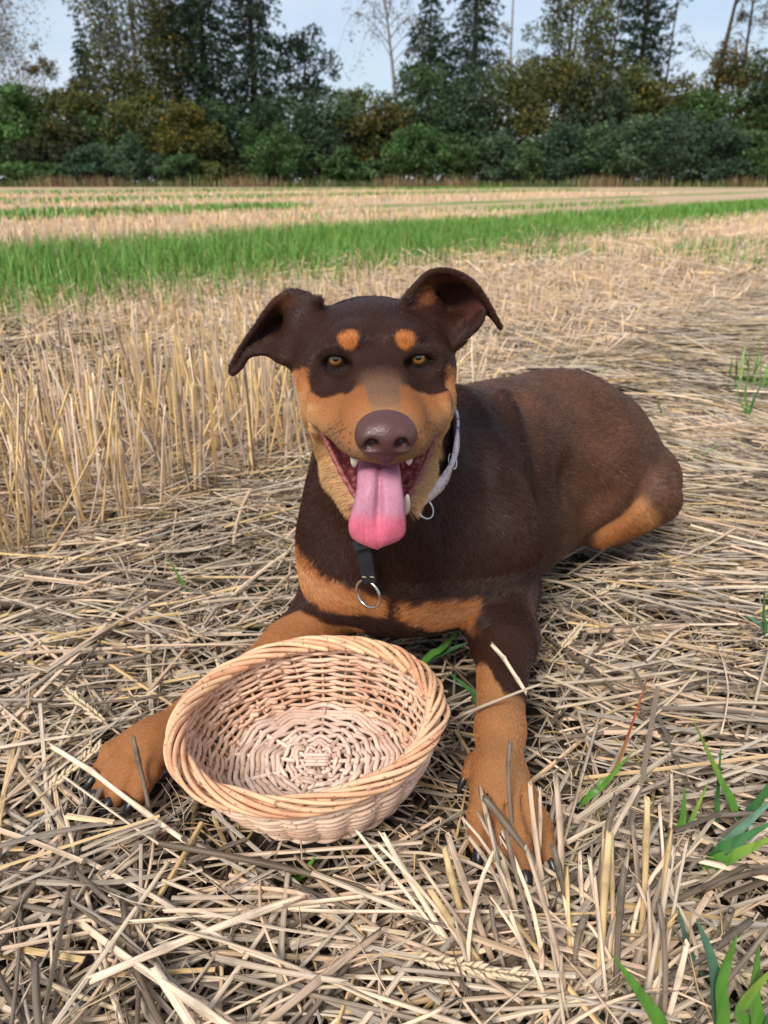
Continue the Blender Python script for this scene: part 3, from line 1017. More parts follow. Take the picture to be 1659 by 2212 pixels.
# ------------------------------------------------------------------ collar and the black tab with its ring
m_ = N('steel'); M_STEEL = m_.bsdf((.62, .61, .59), .18, .5, m_.bump(m_.noise(300, 2), .08, .0005), Metallic=1.0)
m_ = N('black_webbing')
_wv = m_.n('TexWave', Scale=900.0, Vector=m_.coord('Object'))
M_WEB = m_.bsdf(m_.mix(m_.noise(120, 3), (.010, .011, .013), (.030, .032, .036)), .62, .3, m_.bump(_wv.outputs['Fac'], .25, .0004))
m_ = N('floral_cloth')
_v1 = m_.n('TexVoronoi', Scale=95.0, Vector=m_.coord('Object'))
_fl = m_.ramp(m_.math('ABSOLUTE', m_.noise(120, 3, .6, m_.coord('Object'), 1.5)), [(.34, (.12, .12, .26)), (.41, (.70, .58, .60)), (.58, (.82, .74, .72)), (.68, (.62, .30, .30))])
M_FLORAL = m_.bsdf(m_.mix(m_.ramp(_v1.outputs['Distance'], [(.12, 1.0), (.20, 0.0)]), _fl, (.55, .45, .22)), .7, .2, m_.bump(m_.noise(900, 2), .3, .0004))

collar = empty('dog_collar', (0, .73, .26))
tag(collar, 'pale floral cloth collar round the neck of the dog', 'collar')
c0 = np.array((.000, .728, .266))
cn = np.array((.12, .56, -.82)); cn /= np.linalg.norm(cn)
cr_ = np.array((1.0, 0, 0)); cr_ -= cn * (cr_ @ cn); cr_ /= np.linalg.norm(cr_)
cg = np.cross(cn, cr_); cg *= -np.sign(cg[2])                  # forward and down
_d = DV - c0; _h = _d @ cn; _q = np.stack([_d @ cr_, _d @ cg], 1); _rr = np.hypot(*_q.T)
_sel = (np.abs(_h) < .010) & (_rr < .100)
_ang = np.arctan2(_q[_sel, 1], _q[_sel, 0]); _rs = _rr[_sel]
nb = 72; rad = np.full(nb, np.nan)
_bi = ((_ang + np.pi) / (2 * np.pi) * nb).astype(int) % nb
for i in range(nb):
    if (_bi == i).any(): rad[i] = np.percentile(_rs[_bi == i], 75)
good = ~np.isnan(rad)
rad = np.interp(np.arange(nb), np.nonzero(good)[0], rad[good], period=nb)
for _ in range(3): rad = (np.roll(rad, 1) + 2 * rad + np.roll(rad, -1)) / 4
th = (np.arange(nb) + .5) / nb * 2 * np.pi - np.pi
V = []
for i in range(nb):
    e = np.cos(th[i]) * cr_ + np.sin(th[i]) * cg
    R0 = rad[i] + .0045
    for (dr, dh) in ((0, -.010), (.0026, -.0095), (.0032, 0), (.0026, .0095), (0, .010), (-.001, 0)):
        V.append(c0 + e * (R0 + dr + .0008 * math.sin(9 * th[i] + dh * 200)) + cn * (dh + .001 * math.sin(5 * th[i])))
ii, jj = np.meshgrid(np.arange(nb), np.arange(6), indexing='ij')
Q = np.stack([ii * 6 + jj, ((ii + 1) % nb) * 6 + jj, ((ii + 1) % nb) * 6 + (jj + 1) % 6, ii * 6 + (jj + 1) % 6], -1).reshape(-1, 4)
link('band', np_mesh('band', np.array(V), Q), M_FLORAL, collar)
def cpoint(t, out=.010, dh=0.0):
    r = np.interp((t + np.pi) / (2 * np.pi) * nb - .5, np.arange(nb), rad, period=nb)
    return c0 + (np.cos(t) * cr_ + np.sin(t) * cg) * (r + out) + cn * dh
def ring(name, c, ax1, ax2, r, tr, mat, parent):
    t = np.linspace(0, 2 * np.pi, 40, endpoint=False)
    ax1 = np.asarray(ax1, float); ax1 /= np.linalg.norm(ax1); ax2 = np.asarray(ax2, float); ax2 -= ax1 * (ax1 @ ax2); ax2 /= np.linalg.norm(ax2)
    return tube(name, np.asarray(c) + np.outer(np.cos(t) * r, ax1) + np.outer(np.sin(t) * r, ax2), tr, mat, parent, 10, closed=True)
_ts = np.linspace(.3, 1.5, 121); _tb = min(_ts, key=lambda t: abs(proj(cpoint(t, .006))[0][1] - 1078))
ring('ring', cpoint(_tb, .004) + np.array((0, -.003, -.010)), (.5, -.3, -.8), (.6, .75, 0), .0110, .0011, M_STEEL, collar)
ring('buckle', cpoint(.30, .0055), (.2, -.3, -.9), (.5, .8, -.1), .0080, .0010, M_STEEL, collar)

tab = empty('collar_tab', tuple(at(790, 1210, .66)))
tag(tab, "black leash tab with a steel ring hanging against the dog's chest", 'leash tab')
_p = catmull([cpoint(1.45, .004), at(800, 1115, .660), at(786, 1172, .652), at(790, 1210, .648), at(797, 1252, .652), at(797, 1262, .656)], 30)
def strap(P, w, t, sideways, name, mat, parent):
    P = np.asarray(P); T = np.gradient(P, axis=0); T /= np.linalg.norm(T, axis=1)[:, None]
    S = sideways - T * (T @ sideways)[:, None]; S /= np.linalg.norm(S, axis=1)[:, None]; Z = np.cross(T, S)
    w = np.broadcast_to(w, (len(P),))[:, None]
    prof = [(-1, -.6), (-.93, -1), (.93, -1), (1, -.6), (1, .6), (.93, 1), (-.93, 1), (-1, .6)]
    V = np.stack([P + S * w * a + Z * t * b for a, b in prof], 1).reshape(-1, 3)
    n = len(P); ii, jj = np.meshgrid(np.arange(n - 1), np.arange(8), indexing='ij')
    Q = np.stack([ii * 8 + jj, ii * 8 + (jj + 1) % 8, (ii + 1) * 8 + (jj + 1) % 8, (ii + 1) * 8 + jj], -1).reshape(-1, 4)
    return link(name, np_mesh(name, V, [Q, np.arange(8)[None, ::-1], (np.arange(8) + (n - 1) * 8)[None]], smooth=False), mat, parent)
_sd = np.array((1.0, -.05, -.08))
strap(_p, np.interp(np.linspace(0, 1, 30), [0, .5, .55, .8, .9, 1], [.006, .006, .0072, .0074, .0062, .0045]), .0022, _sd, 'strap', M_WEB, tab)
sl = catmull([at(781, 1166, .646), at(786, 1184, .644)], 9)
o = strap(sl, .0095, .0034, _sd, 'slider', M_WEB, tab)
for i in range(4):
    q = at(776 + i * 6, 1170 + i * 1.5, .6415)
    strap(np.array([q + (0, 0, .0025), q, q - (0, 0, .0025)]), .0009, .0016, _sd, 'rib', M_WEB, o)
m_ = N('thread'); M_THREAD = m_.bsdf((.40, .34, .22), .8)
for dx in (-9, 8):
    q = at(796 + dx, 1247, .6485)
    tube('stitching', catmull([q + (-.002, 0, .0005), q + (0, -.0012, .001), q + (.002, 0, -.0004)], 6), .0007, M_THREAD, tab, 6)
rc = at(795, 1283, .655)
ring('ring', rc, (.42, -.32, .02), (.18, -.12, -1), .0152, .0015, M_STEEL, tab)
# ------------------------------------------------------------------ the field: drill rows run away to the right
ROW = np.array((.64, .768)); ROWN = np.array((-.768, .64)); ROW0 = np.array((-.589, .996))
SOIL = -.042
STRIPS = [(2.4, 4.7), (11.0, 12.4), (20.0, 21.6), (34.0, 37.0), (54.0, 58.0)]   # green strips between the stubble, metres across the rows


def row_s(x, y):
    return (x - ROW0[0]) * ROWN[0] + (y - ROW0[1]) * ROWN[1]


m_ = N('field_soil')
_o = m_.coord('Object')
_sep = m_.n('SeparateXYZ', Vector=_o)
_n1 = m_.noise(3.0, 5, .6, _o); _n2 = m_.noise(38, 5, .65, _o); _n3 = m_.noise(.25, 3, .5, _o)
_soil = m_.mix(_n2, (.028, .020, .013), (.085, .062, .042))
_moss = m_.mix(m_.ramp(m_.noise(5.5, 4, .6, _o), [(.56, 0.0), (.68, 1.0)]), _soil, (.055, .075, .016))
# away from the standpoint the soil is hidden under straw and seedlings
_s = m_.math('ADD', m_.math('MULTIPLY', m_.math('SUBTRACT', _sep.outputs[0], ROW0[0]), ROWN[0]), m_.math('MULTIPLY', m_.math('SUBTRACT', _sep.outputs[1], ROW0[1]), ROWN[1]))
_s = m_.math('ADD', _s, m_.math('MULTIPLY', m_.math('SUBTRACT', m_.noise(.35, 3, .5, _o), .5), 2.2))
_straw = m_.mix(_n2, (.46, .30, .18), (.70, .51, .34))
_straw = m_.mix(m_.ramp(_n1, [(.35, 0.0), (.75, .55)]), _straw, (.30, .20, .11))
_far = _straw
for _a, _b in STRIPS:
    w = .35 + .02 * _a
    f1 = m_.n('MapRange', Value=_s); f1.inputs[1].default_value = _a - w; f1.inputs[2].default_value = _a + w; f1.interpolation_type = 'SMOOTHSTEP'
    f2 = m_.n('MapRange', Value=_s); f2.inputs[1].default_value = _b - w; f2.inputs[2].default_value = _b + w; f2.inputs[3].default_value = 1.0; f2.inputs[4].default_value = 0.0; f2.interpolation_type = 'SMOOTHSTEP'
    fac = m_.math('MULTIPLY', m_.math('MULTIPLY', f1.outputs[0], f2.outputs[0]), m_.ramp(_n3, [(.30, .35), (.55, 1.0)]))
    _far = m_.mix(fac, _far, m_.mix(_n2, (.065, .17, .018), (.15, .30, .05)))
_d = m_.n('MapRange', Value=m_.math('ADD', _sep.outputs[1], m_.math('MULTIPLY', _n1, 2.0))); _d.inputs[1].default_value = 4.0; _d.inputs[2].default_value = 11.0
M_SOIL = m_.bsdf(m_.mix(_d.outputs[0], _moss, _far), .9, .15, m_.bump(m_.math('ADD', _n2, m_.math('MULTIPLY', _n1, .6)), .9, .02))

_xs = np.concatenate([-np.geomspace(700, 4, 24), np.linspace(-3.5, 3.5, 71), np.geomspace(4, 700, 24)])
_ys = np.concatenate([np.linspace(-3, 4, 71), np.geomspace(4.3, 900, 46)])
_X, _Y = np.meshgrid(_xs, _ys, indexing='ij')
_Z = SOIL + .006 * np.sin(_X * 5.1 + 1.3 * np.sin(_Y * 3.)) * np.cos(_Y * 4.3) * (_Y < 6)
_nx, _ny = _X.shape
ii, jj = np.meshgrid(np.arange(_nx - 1), np.arange(_ny - 1), indexing='ij')
Q = np.stack([ii * _ny + jj, (ii + 1) * _ny + jj, (ii + 1) * _ny + jj + 1, ii * _ny + jj + 1], -1).reshape(-1, 4)
tag(link('ground', np_mesh('ground', np.stack([_X, _Y, _Z], -1).reshape(-1, 3), Q), M_SOIL), 'dark mossy soil of the harvested field under the straw', kind='structure')

# ------------------------------------------------------------------ straw
m_ = N('straw')
_su, _sv = m_.attr('su', 'Fac'), m_.attr('sv', 'Fac')
_cv = m_.n('CombineXYZ', X=m_.math('MULTIPLY', _su, 9.0), Y=m_.math('MULTIPLY', _sv, 2.2), Z=0.0)
_fib = m_.n('TexNoise', Scale=1.6, Detail=3.0, Vector=_cv.outputs[0]).outputs['Fac']
_cv2 = m_.n('CombineXYZ', X=m_.math('MULTIPLY', _su, 26.0), Y=m_.math('MULTIPLY', _sv, .35), Z=3.0)
_mil = m_.n('TexNoise', Scale=1.0, Detail=4.0, Roughness=.65, Vector=_cv2.outputs[0]).outputs['Fac']
_base = m_.mix(m_.ramp(_fib, [(.30, .48), (.68, 1.14)]), (0, 0, 0), m_.attr('tint'))
_col = m_.mix(m_.ramp(_mil, [(.52, 0.0), (.72, .70)]), _base, (.120, .092, .070))
M_STRAW = m_.bsdf(_col, .52, .35, m_.bump(_fib, .35, .0006))
m_ = N('stubble')                                   # cut but not lain on: cleaner than the litter
_su, _sv = m_.attr('su', 'Fac'), m_.attr('sv', 'Fac')
_cv = m_.n('CombineXYZ', X=m_.math('MULTIPLY', _su, 9.0), Y=m_.math('MULTIPLY', _sv, 2.2), Z=0.0)
_fib = m_.n('TexNoise', Scale=1.6, Detail=3.0, Vector=_cv.outputs[0]).outputs['Fac']
M_STUB = m_.bsdf(m_.mix(m_.ramp(_fib, [(.30, .70), (.65, 1.15)]), (0, 0, 0), m_.attr('tint')), .5, .35, m_.bump(_fib, .3, .0006))

PALE = np.array((.80, .63, .45)); GOLD = np.array((.84, .57, .25)); GREY = np.array((.54, .45, .36)); DARK = np.array((.17, .12, .08)); PINK = np.array((.86, .61, .41))


def straw_tints(n, w, rng):
    pal = np.stack([PALE, GOLD, GREY, DARK, PINK])
    k = rng.choice(5, n, p=np.array(w) / sum(w))
    c = pal[k] * (1 - .0) + 0
    j = rng.integers(0, 5, n); t = rng.uniform(0, .35, n)[:, None]
    return (c * (1 - t) + pal[j] * t) * rng.uniform(.72, 1.18, n)[:, None]


def stalk_arrays(P0, D, L, R, tint, sides, segs, rng, bend=.05, flat=0.0, taper=.85, nodes=False):
    """n straw stalks as swept prisms. Returns V, faces, colours, attributes."""
    n = len(P0)
    D = D / np.linalg.norm(D, axis=1)[:, None]
    ref = np.where(np.abs(D[:, 2:3]) < .85, np.array([[0, 0, 1.0]]), np.array([[1.0, 0, 0]]))
    A = np.cross(ref, D); A /= np.linalg.norm(A, axis=1)[:, None]
    B = np.cross(D, A)
    rot = rng.uniform(0, 2 * np.pi, n)
    bv = (np.cos(rot)[:, None] * A + np.sin(rot)[:, None] * B * .5) * (rng.normal(0, bend, n) * L)[:, None]
    u = np.linspace(0, 1, segs + 1)
    cen = P0[:, None] + D[:, None] * (L[:, None] * u)[:, :, None] + bv[:, None] * (4 * u * (1 - u))[None, :, None]
    rad = R[:, None] * (1 + (taper - 1) * u)[None]
    ph = rng.uniform(0, 2 * np.pi, n)
    ang = np.linspace(0, 2 * np.pi, sides, endpoint=False)[None] + ph[:, None]
    fl = 1 - flat * np.where(rng.random(n) < .35, rng.uniform(.8, 1.15, n), rng.random(n) * .6)
    fl = np.clip(fl, .18, 1)
    R = R * np.where(fl < .5, 1.18, 1.0)
    ring = np.cos(ang)[:, :, None] * A[:, None] + (np.sin(ang) * fl[:, None])[:, :, None] * B[:, None]
    V = cen[:, :, None] + rad[:, :, None, None] * ring[:, None]
    nv = (segs + 1) * sides
    V = V.reshape(n * nv, 3)
    i, j = np.meshgrid(np.arange(segs), np.arange(sides), indexing='ij')
    q = np.stack([i * sides + j, i * sides + (j + 1) % sides, (i + 1) * sides + (j + 1) % sides, (i + 1) * sides + j], -1).reshape(-1, 4)
    off = (np.arange(n) * nv)[:, None, None]
    Fs = [(q[None] + off).reshape(-1, 4)]
    if sides == 4:
        caps = np.array([[3, 2, 1, 0], [nv - 4, nv - 3, nv - 2, nv - 1]])
        Fs = [np.concatenate([Fs[0], (caps[None] + off).reshape(-1, 4)])]
    elif sides == 3:
        Fs.append((np.array([[nv - 3, nv - 2, nv - 1]])[None] + off).reshape(-1, 3))
    elif sides > 4:
        Fs.append((np.stack([np.arange(sides)[::-1], nv - sides + np.arange(sides)])[None] + off).reshape(-1, sides))
    col = np.repeat(tint, nv, 0)
    rnd = rng.uniform(0, 400, n)
    su = (rnd[:, None, None] + (L[:, None] * u)[:, :, None] + 0 * ang[:, None]).reshape(-1)
    sv = (rnd[:, None, None] * 1.7 + np.arange(sides)[None, None] * 1.0 + 0 * u[None, :, None]).reshape(-1)
    return V, Fs, col, {'su': su, 'sv': sv}


def join_arrays(parts):
    Vs, Fd, Cs, At, o = [], {}, [], {'su': [], 'sv': []}, 0
    for V, Fs, c, a in parts:
        for f in Fs: Fd.setdefault(f.shape[1], []).append(f + o)
        Vs.append(V); Cs.append(c); At['su'].append(a['su']); At['sv'].append(a['sv']); o += len(V)
    return np.concatenate(Vs), [np.concatenate(v) for v in Fd.values()], np.concatenate(Cs), {k: np.concatenate(v) for k, v in At.items()}


def straw_object(name, parts, label=None, kind=None, smooth=False, cat=None, group=None, mat=None):
    V, Fs, c, a = join_arrays(parts)
    o = link(name, np_mesh(name, V, Fs, smooth=smooth, colors=c, attrs=a), mat or M_STRAW)
    return tag(o, label, cat, group, kind)


# footprint of the dog and the basket: loose straw must not poke through them
_cap = [((.085, .885), (.29, 1.12), .125), ((.02, .76), (.02, .80), .12), ((.142, .79), (.112, .565), .040), ((.112, .565), (.105, .47), .036), ((-.05, .785), (-.18, .592), .040), ((-.18, .592), (-.235, .52), .036), ((.31, .99), (.41, 1.06), .06)]
BASK0, BASKR = np.array((-.066, .548)), .100


def clear_of(P, slack=0.0):
    ok = np.ones(len(P), bool)
    for a, b, r in _cap:
        a, b = np.array(a), np.array(b); ab = b - a
        t = np.clip(((P[:, :2] - a) @ ab) / (ab @ ab), 0, 1)
        ok &= np.linalg.norm(P[:, :2] - a - t[:, None] * ab, axis=1) > r - slack
    ok &= np.linalg.norm(P[:, :2] - BASK0, axis=1) > BASKR - slack
    return ok


def in_view(P, m=.35):
    d = P[:, 1] * CP + (CAM_H - P[:, 2]) * SP
    return (np.abs(P[:, 0]) < d * .68 + m) & (P[:, 1] > .0)


def lie_dir(x, y, rng, spread):
    """Heading of lying straw: combed across the swath to the right of the dog, tangled elsewhere."""
    right = np.clip((x - .10) / .35, 0, 1) * np.clip((y - .30) / .25, 0, 1)
    a0 = np.radians(-24 + 14 * np.sin(x * 2.1 + y * 1.3) + 10 * np.sin(y * 3.1))
    left = np.clip((-x - .15) / .3, 0, 1) * np.clip((y - .6) / .3, 0, 1)
    a1 = np.radians(12 + 20 * np.sin(x * 3.3 - y * 2.0))
    s = spread * (1 - .62 * right - .35 * left)
    w = right / (right + left + .15)
    return a0 * w + a1 * (1 - w) + rng.normal(0, 1, len(x)) * s


_rng = np.random.default_rng(21)


def lying(n, box, zr, Lr, Rr, w, sides, segs, spread=.9, tilt=.10, clear=True, smin=-9, smax=.25, bend=.035, flat=.75, thin=.62):
    x = _rng.uniform(box[0], box[1], n); y = _rng.uniform(box[2], box[3], n)
    s = row_s(x, y)
    k = (s > smin) & (s < smax + _rng.normal(0, .05, n)); x, y = x[k], y[k]
    P = np.stack([x, y, np.zeros(len(x))], 1); P = P[in_view(P)]
    bare = np.clip((-P[:, 0] - .05) / .15, 0, 1) * np.clip((P[:, 1] - .78) / .15, 0, 1) * (P[:, 1] < 2.2)          # thin cover beside the stubble
    P = P[_rng.random(len(P)) > bare * thin]
    n = len(P)
    a = lie_dir(P[:, 0], P[:, 1], _rng, spread)
    L = _rng.uniform(*Lr, n) * _rng.choice([.5, 1, 1, 1.4], n); R = _rng.uniform(*Rr, n)
    el = _rng.normal(0, tilt, n)
    D = np.stack([np.cos(a) * np.cos(el), np.sin(a) * np.cos(el), np.sin(el)], 1)
    lump = .006 * np.sin(P[:, 0] * 13 + 2 * np.sin(P[:, 1] * 9)) + .005 * np.cos(P[:, 1] * 17 + P[:, 0] * 5)
    P[:, 2] = _rng.uniform(*zr, n) + lump
    if clear:
        ok = np.ones(n, bool)
        for f in (-.5, -.25, 0, .25, .5): ok &= clear_of(P + D * (L * f)[:, None])
        low = P[:, 2] < -.012
        ok |= low
        P, D, L, R = P[ok], D[ok], L[ok], R[ok]; n = len(P)
    return stalk_arrays(P - D * (L / 2)[:, None], D, L, R, straw_tints(n, w, _rng), sides, segs, _rng, bend, flat)


W_LIE = (4.0, 1.4, 2.8, 2.4, 2.4); W_DEEP = (1, .5, 2.5, 7, 1); W_STAND = (2.6, 5, .3, .8, 2.4); W_MID = (3.2, 2.8, .5, .3, 4)  # W_DEEP: bottom layer mostly dark, shade of the gaps put into its colour
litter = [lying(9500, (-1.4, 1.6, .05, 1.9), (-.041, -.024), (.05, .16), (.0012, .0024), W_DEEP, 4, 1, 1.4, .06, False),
          lying(14500, (-1.4, 1.6, .05, 1.9), (-.026, .000), (.05, .18), (.0009, .0024), W_LIE, 4, 2, .95, .09),
          lying(6600, (-1.2, 1.4, .05, 1.7), (-.004, .010), (.07, .24), (.0010, .0030), W_LIE, 5, 3, .8, .10),
          lying(16500, (-1.6, 4.4, 1.8, 4.6), (-.036, .012), (.10, .28), (.0015, .0028), W_LIE, 3, 2, .8, .12, False, smin=-3.5, smax=.35),
          lying(9000, (-1.0, 6.0, 4.2, 9.0), (-.02, .03), (.12, .34), (.0028, .0050), W_MID, 3, 1, 1.0, .20, False, smin=-4.5, smax=.5)]
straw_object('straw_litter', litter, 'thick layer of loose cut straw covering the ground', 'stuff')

# thin shreds: leaf strips and chaff
def shreds(n, box, zr, smax=.8, smin=-9, w=(4, 1.5, 2, 1.5, 2)):
    x = _rng.uniform(box[0], box[1], n); y = _rng.uniform(box[2], box[3], n)
    P = np.stack([x, y, _rng.uniform(*zr, n)], 1); P = P[in_view(P) & (row_s(P[:, 0], P[:, 1]) < smax)]
    P = P[clear_of(P) & (row_s(P[:, 0], P[:, 1]) > smin)]
    n = len(P); a = _rng.uniform(0, 2 * np.pi, n); el = _rng.normal(.05, .35, n)
    D = np.stack([np.cos(a) * np.cos(el), np.sin(a) * np.cos(el), np.sin(el)], 1)
    return stalk_arrays(P, D, _rng.uniform(.015, .07, n), _rng.uniform(.0005, .0014, n), straw_tints(n, w, _rng), 3, 3, _rng, .22, .7, .3)
straw_object('chaff', [shreds(12500, (-1.0, 1.2, .15, 1.5), (-.018, .012)), shreds(7000, (-1.4, .2, .7, 2.2), (-.03, .05), .7, -.06, (1, 1.5, .6, 4, 1))], 'thin curled leaf shreds and chaff scattered in the straw', 'stuff', smooth=True)

# ------------------------------------------------------------------ standing stubble in drill rows
def stubble(t0, t1, s0, s1, per_m, hr, rr, w, sides, segs, lean=.13, fall=.12, edge_lean=0.0, jit=.014, spacing=.12, ycut=None, lighten=1.0):
    out = []
    s = s0
    P, H, Ls = [], [], []
    while s <= s1:
        n = int((t1 - t0) * per_m)
        t = _rng.uniform(t0, t1, n)
        t = np.round(t / .035) * .035 + _rng.normal(0, .007, n)          # tillers stand in tufts
        ss = s + _rng.normal(0, jit, n) + .02 * np.sin(t * 2.3)
        p = ROW0[None] + t[:, None] * ROW + ss[:, None] * ROWN
        P.append(p); Ls.append(ss)
        s += spacing
    P = np.concatenate(P); ss = np.concatenate(Ls)
    P = np.stack([P[:, 0], P[:, 1], np.full(len(P), SOIL - .004)], 1)
    k = in_view(P, .25)
    if ycut is not None: k &= (P[:, 1] > ycut[0]) & (P[:, 1] < ycut[1])
    k &= ~((np.abs(P[:, 0] + .03) < .16) & (P[:, 1] < 1.25))
    P, ss = P[k], ss[k]; n = len(P)
    L = _rng.uniform(*hr, n) * np.where(_rng.random(n) < .2, .6, 1.0)
    az = _rng.uniform(0, 2 * np.pi, n); ln = np.abs(_rng.normal(0, lean, n))
    fallen = _rng.random(n) < fall; ln[fallen] = _rng.uniform(.5, 1.25, fallen.sum())
    D = np.stack([np.sin(ln) * np.cos(az), np.sin(ln) * np.sin(az), np.cos(ln)], 1)
    if edge_lean:
        e = np.clip(1 - ss / .55, 0, 1)[:, None] * edge_lean
        D = D + e * np.array((.95, -.10, -.25)) * _rng.uniform(.2, 1.2, (n, 1))
    tint = straw_tints(n, w, _rng) * lighten
    return stalk_arrays(P, D, L, _rng.uniform(*rr, n), tint, sides, segs, _rng, .03, .3, .92)


stand = [stubble(-.6, 1.30, 0.0, .62, 84, (.17, .30), (.0016, .0031), W_STAND, 5, 2, .16, .20, ycut=(.5, 2.2)),
         stubble(-.6, 3.0, .60, 2.5, 56, (.06, .14), (.0016, .0028), W_STAND, 3, 2, .28, .35, ycut=(.5, 4.0)),
         stubble(1.2, 7.0, 0.0, 2.75, 44, (.06, .14), (.0022, .0034), W_MID, 3, 1, .28, .35, edge_lean=.9, ycut=(1.7, 7.5)),
         stubble(6.0, 18., 0.0, 3.0, 24, (.07, .14), (.0045, .0075), W_MID, 3, 1, .25, .25, edge_lean=.3, ycut=(5.5, 20)),
         stubble(-6., 12., 4.8, 10.4, 18, (.08, .15), (.0055, .0085), W_MID, 3, 1, .2, .2, spacing=.18, ycut=(5, 30)),
         stubble(-15, 40., 12.6, 34., 6.0, (.08, .16), (.012, .02), W_MID, 3, 1, .2, .15, spacing=.5, ycut=(10, 75))]
straw_object('standing_stubble', stand, 'rows of golden cut stubble still standing in the field', 'stuff', mat=M_STUB)
# stalks lying between the rows
mid = [lying(9000, (-2.6, 1.6, 1.2, 5.0), (-.028, .015), (.08, .26), (.0014, .0027), W_MID, 3, 2, 1.6, .25, False, smin=.05, smax=3.2),
       lying(6000, (-1.4, .6, .8, 2.0), (-.028, .010), (.08, .24), (.0013, .0024), W_LIE, 4, 2, 1.6, .22, True, smin=.0, smax=1.2),
       lying(5000, (-1., 8., 4.5, 11.0), (-.02, .04), (.10, .30), (.003, .0055), W_MID, 3, 1, 1.6, .3, False, smin=.2, smax=3.0)]
straw_object('fallen_stubble', mid, 'broken straw lying between the stubble rows', 'stuff', mat=M_STUB)

# ------------------------------------------------------------------ green seedlings in the strips
m_ = N('grass')
M_GRASS = m_.bsdf(m_.mix(m_.ramp(m_.noise(60, 3, .6, m_.coord('Object')), [(.35, .75), (.65, 1.15)]), (0, 0, 0), m_.attr('tint')), .5, .3, None, Transmission_Weight=0.0)


def blades(P, H, W, rng, segs=3, lean=.35, tint0=(.078, .20, .022), tint1=(.21, .40, .075)):
    n = len(P); az = rng.uniform(0, 2 * np.pi, n); side = np.stack([-np.sin(az), np.cos(az), np.zeros(n)], 1)
    fw = np.stack([np.cos(az), np.sin(az), np.zeros(n)], 1)
    u = np.linspace(0, 1, segs + 1); ln = np.abs(rng.normal(0, lean, n))
    V = []
    for k, t in enumerate(u):
        c = P + np.outer(H * t * (1 - .25 * ln * t), (0, 0, 1)) + fw * (H * ln * t * t * 1.3)[:, None]
        w = W * (1 - t ** 1.8) * (.6 + .8 * t) + .0002
        V.append(c - side * w[:, None]); V.append(c + side * w[:, None] + fw * (w * .3)[:, None])
    V = np.stack(V, 1); nv = V.shape[1]
    q = np.array([[2 * k, 2 * k + 1, 2 * k + 3, 2 * k + 2] for k in range(segs)])
    F = (q[None] + (np.arange(n) * nv)[:, None, None]).reshape(-1, 4)
    t = rng.random(n)[:, None]
    col = np.array(tint0) * (1 - t) + np.array(tint1) * t
    yl = rng.random(n) < .06; col[yl] = (.36, .32, .10)
    return V.reshape(-1, 3), F, np.repeat(col, nv, 0)


def strip_points(n, s0, s1, t0, t1, yr, soft=.48):
    t = _rng.uniform(t0, t1, n); s = _rng.uniform(s0 - soft, s1 + soft, n) + .20 * np.sin(t * .9 + s0) + .12 * np.sin(t * 2.3) + .08 * np.sin(t * 5.3)
    e = np.minimum(s - (s0 - soft), (s1 + soft) - s) / (2 * soft)
    p = ROW0 + t[:, None] * ROW + s[:, None] * ROWN
    patch = .62 + .38 * np.sin(t * 1.7 + 2 * np.sin(s * 2.1)) * np.sin(s * 3.7 + t * .6) + .15 * np.sin(t * 6.1 + s * 5)
    k = (_rng.random(n) < np.clip(e, .05, 1) * np.clip(patch * 1.35, .25, 1)) & (p[:, 1] > yr[0]) & (p[:, 1] < yr[1])
    P = np.stack([p[k, 0], p[k, 1], np.full(k.sum(), SOIL)], 1)
    return P[in_view(P, .4)]


gp = []
for n, s0, s1, t0, t1, yr, hr, wr in ((62000, 2.35, 4.8, -1.5, 9.5, (2.3, 9), (.12, .25), (.0022, .0042)), (26000, 2.8, 4.8, 6., 26., (6, 30), (.12, .22), (.006, .011)),
                                       (7000, 11.0, 12.4, -8, 12, (7, 40), (.14, .22), (.012, .02)), (2200, 7.6, 8.1, 8, 22, (9, 40), (.10, .16), (.01, .016)), (6000, 20.0, 21.6, -15, 45, (10, 70), (.14, .22), (.02, .035)),
                                       (5000, 34, 37, -20, 60, (10, 80), (.14, .24), (.03, .05))):
    P = strip_points(n, s0, s1, t0, t1, yr)
    gp.append(blades(P, _rng.uniform(*hr, len(P)), _rng.uniform(*wr, len(P)), _rng))
# weedy tufts among the stubble to the right
for px, py, r, n in ((1590, 545, .55, 420), (1500, 560, .35, 160), (1240, 560, .4, 120), (1180, 560, .3, 60), (1640, 590, .4, 160), (100, 640, .5, 90), (1640, 860, .09, 26), (1615, 830, .08, 16)):
    g0 = gnd(px, py, SOIL)
    P = g0 + np.concatenate([_rng.normal(0, r * .5, (n, 2)), np.zeros((n, 1))], 1)
    gp.append(blades(P, _rng.uniform(.06, .16, n), _rng.uniform(.0025, .005, n) * (1 if g0[1] < 3 else 1.6), _rng))
o_ = 0; Vs, Fs, Cs = [], [], []
for V, F, c in gp:
    Vs.append(V); Fs.append(F + o_); Cs.append(c); o_ += len(V)
tag(link('seedling_grass', np_mesh('seedling_grass', np.concatenate(Vs), np.concatenate(Fs), colors=np.concatenate(Cs)), M_GRASS), 'bright green cereal seedlings growing in strips across the stubble', kind='stuff')
